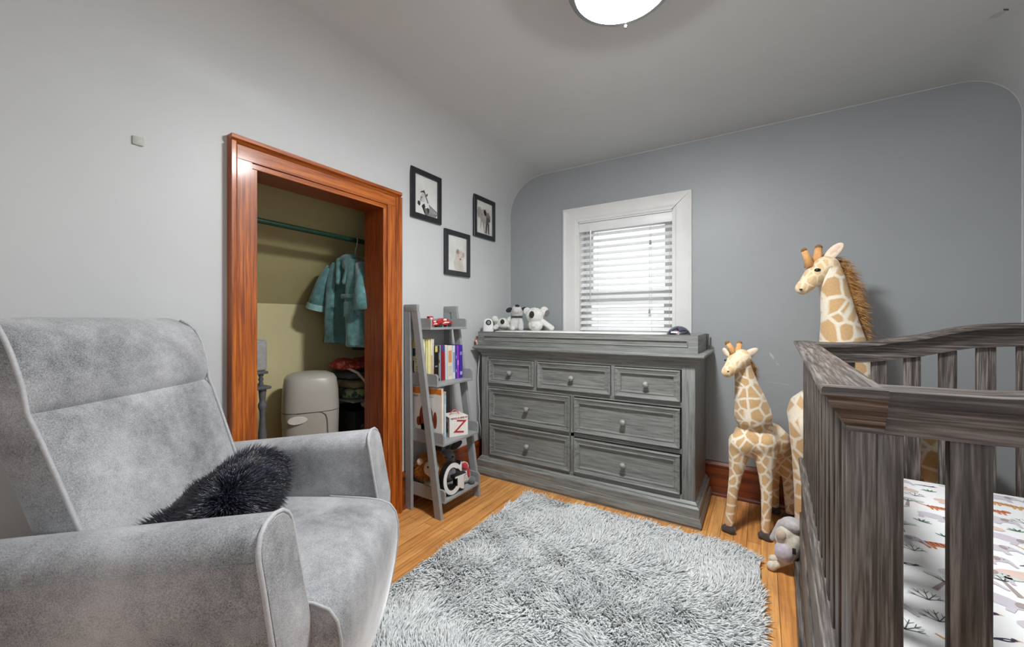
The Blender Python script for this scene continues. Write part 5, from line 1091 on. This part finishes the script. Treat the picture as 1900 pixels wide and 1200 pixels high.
# crates and folded cloth at the right end of the closet
m_crate = M('black_wire_crate', (24, 24, 26), (34, 34, 38), scale=20, rough=0.5)
cr1 = thing('storage_crate', 'dark storage crate of toys on the closet floor behind the bin', 'crate', (-2.20, 1.70, 0.0))
mb = MB(); a, b, h = .15, .19, .50
mb.loft([[(-a, -b, .002), (a, -b, .002), (a, b, .002), (-a, b, .002)], [(-a, -b, h), (a, -b, h), (a, b, h), (-a, b, h)], [(-a+.012, -b+.012, h), (a-.012, -b+.012, h), (a-.012, b-.012, h), (-a+.012, b-.012, h)], [(-a+.012, -b+.012, .02), (a-.012, -b+.012, .02), (a-.012, b-.012, .02), (-a+.012, b-.012, .02)]]); mb.build('crate_body', m_crate, cr1, smooth=0)
mb = MB(); mb.lathe([(.030, -.004), (.036, 0), (.030, .004), (.024, 0), (.030, -.004)], (.152, -.09, .24), 24, 'x'); mb.lathe([(0, .0), (.008, .002), (0, .004)], (.152, -.09, .24), 12, 'x'); lab(mb.build('printed_ring', M('print_grey', (120, 120, 124)), cr1), 'grey ring print on the side')
mb = MB()
for q, r_ in (((.1515, -.13, .40), .028), ((.1515, -.06, .44), .02), ((.1515, .0, .36), .034), ((.1515, -.12, .31), .022), ((.1515, .04, .45), .02)): mb.ball(q, (.002, r_, r_*.8))
lab(mb.build('printed_marks', M('print_pale', (110, 114, 124), (50, 52, 60), scale=60, lo=.45, hi=.55), cr1), 'pale blotches printed on the side')
fused('teddy', None, m_wp, .005, ('b', (0, 0, 0), .01)) if False else None
td = thing('plush_cream', 'cream plush tucked on the rim of the dark crate by the jamb', 'plush toy', (-2.10, 1.64, .5005))
fused('body', td, plush((206, 186, 160), (186, 164, 138), 'cream_plush'), .005, ('b', (0, 0, .03), (.035, .05, .03)), ('b', (.02, .02, .04), (.028, .03, .026)))
def folded(label, z, t_, m, dx=0, dy=0, s=1):
    f_ = thing('folded_cloth', label, 'folded cloth', (-2.20+dx, 1.67+dy, z), 0, 'folded things stacked on the crate')
    mb = MB(); n = 28; secs = []
    for zz, k in ((0, .93), (t_*.2, 1), (t_*.5, 1.01), (t_*.8, .99), (t_, .92)):
        secs.append([(.145*s*k*math.copysign(abs(math.cos(q))**.5, math.cos(q))*(1+.03*math.sin(5*q+z*40)), .165*s*k*math.copysign(abs(math.sin(q))**.5, math.sin(q))*(1+.03*math.sin(4*q+z*60)), zz+.006*math.sin(3*q+z*50)*(1 if zz > 0 else 0)) for q in [2*PI*i/n for i in range(n)]])
    mb.loft(secs); mb.build('cloth', m, f_, smooth=60); return f_
bd = thing('crate_lid', 'grey board lying across the dark crate under the folded cloth', 'board', (-2.20, 1.69, .565))
mb = MB(); mb.box((-.165, -.20, -.004), (.165, .20, .006), .002); mb.build('board', M('grey_board', (118, 118, 114), rough=0.7), bd)
folded('green camouflage patterned cloth just above the grey board', .5725, .055, M('green_pattern', (128, 142, 100), (52, 62, 56), scale=22, lo=.46, hi=.54, rough=0.9))
folded('olive and yellow folded cloth in the middle of the stack', .640, .042, M('olive_cloth', (134, 122, 78), (92, 86, 66), scale=16, rough=0.9))
folded('dark blue and grey folded cloth below the red bag', .694, .034, M('navy_cloth', (44, 52, 70), (80, 84, 88), scale=14, rough=0.9), 0, 0, 1.0)
rbg = thing('red_bag', 'red patterned soft bag on top of the stack behind the bin', 'bag', (-2.19, 1.62, .738), R(8))
fused('bag_body', rbg, M('red_pattern', (150, 40, 36), (196, 110, 84), scale=34, lo=.5, hi=.6, rough=0.8), .006, ('b', (0, -.05, .035), (.13, .12, .034)), ('b', (0, .08, .04), (.12, .11, .036)), ('b', (.0, -.1, .055), (.06, .07, .03)), ('b', (.0, .12, .06), (.06, .05, .03)))
mb = MB(); mb.tube([(.05, -.13, .03), (.135, -.12, .0), (.155, -.085, -.05), (.158, -.06, -.085), (.160, -.045, -.11)], .008, 8); lab(mb.build('strap', M('cream_strap', (196, 184, 156), rough=0.9), rbg, smooth=180), 'cream strap hanging from the bag')
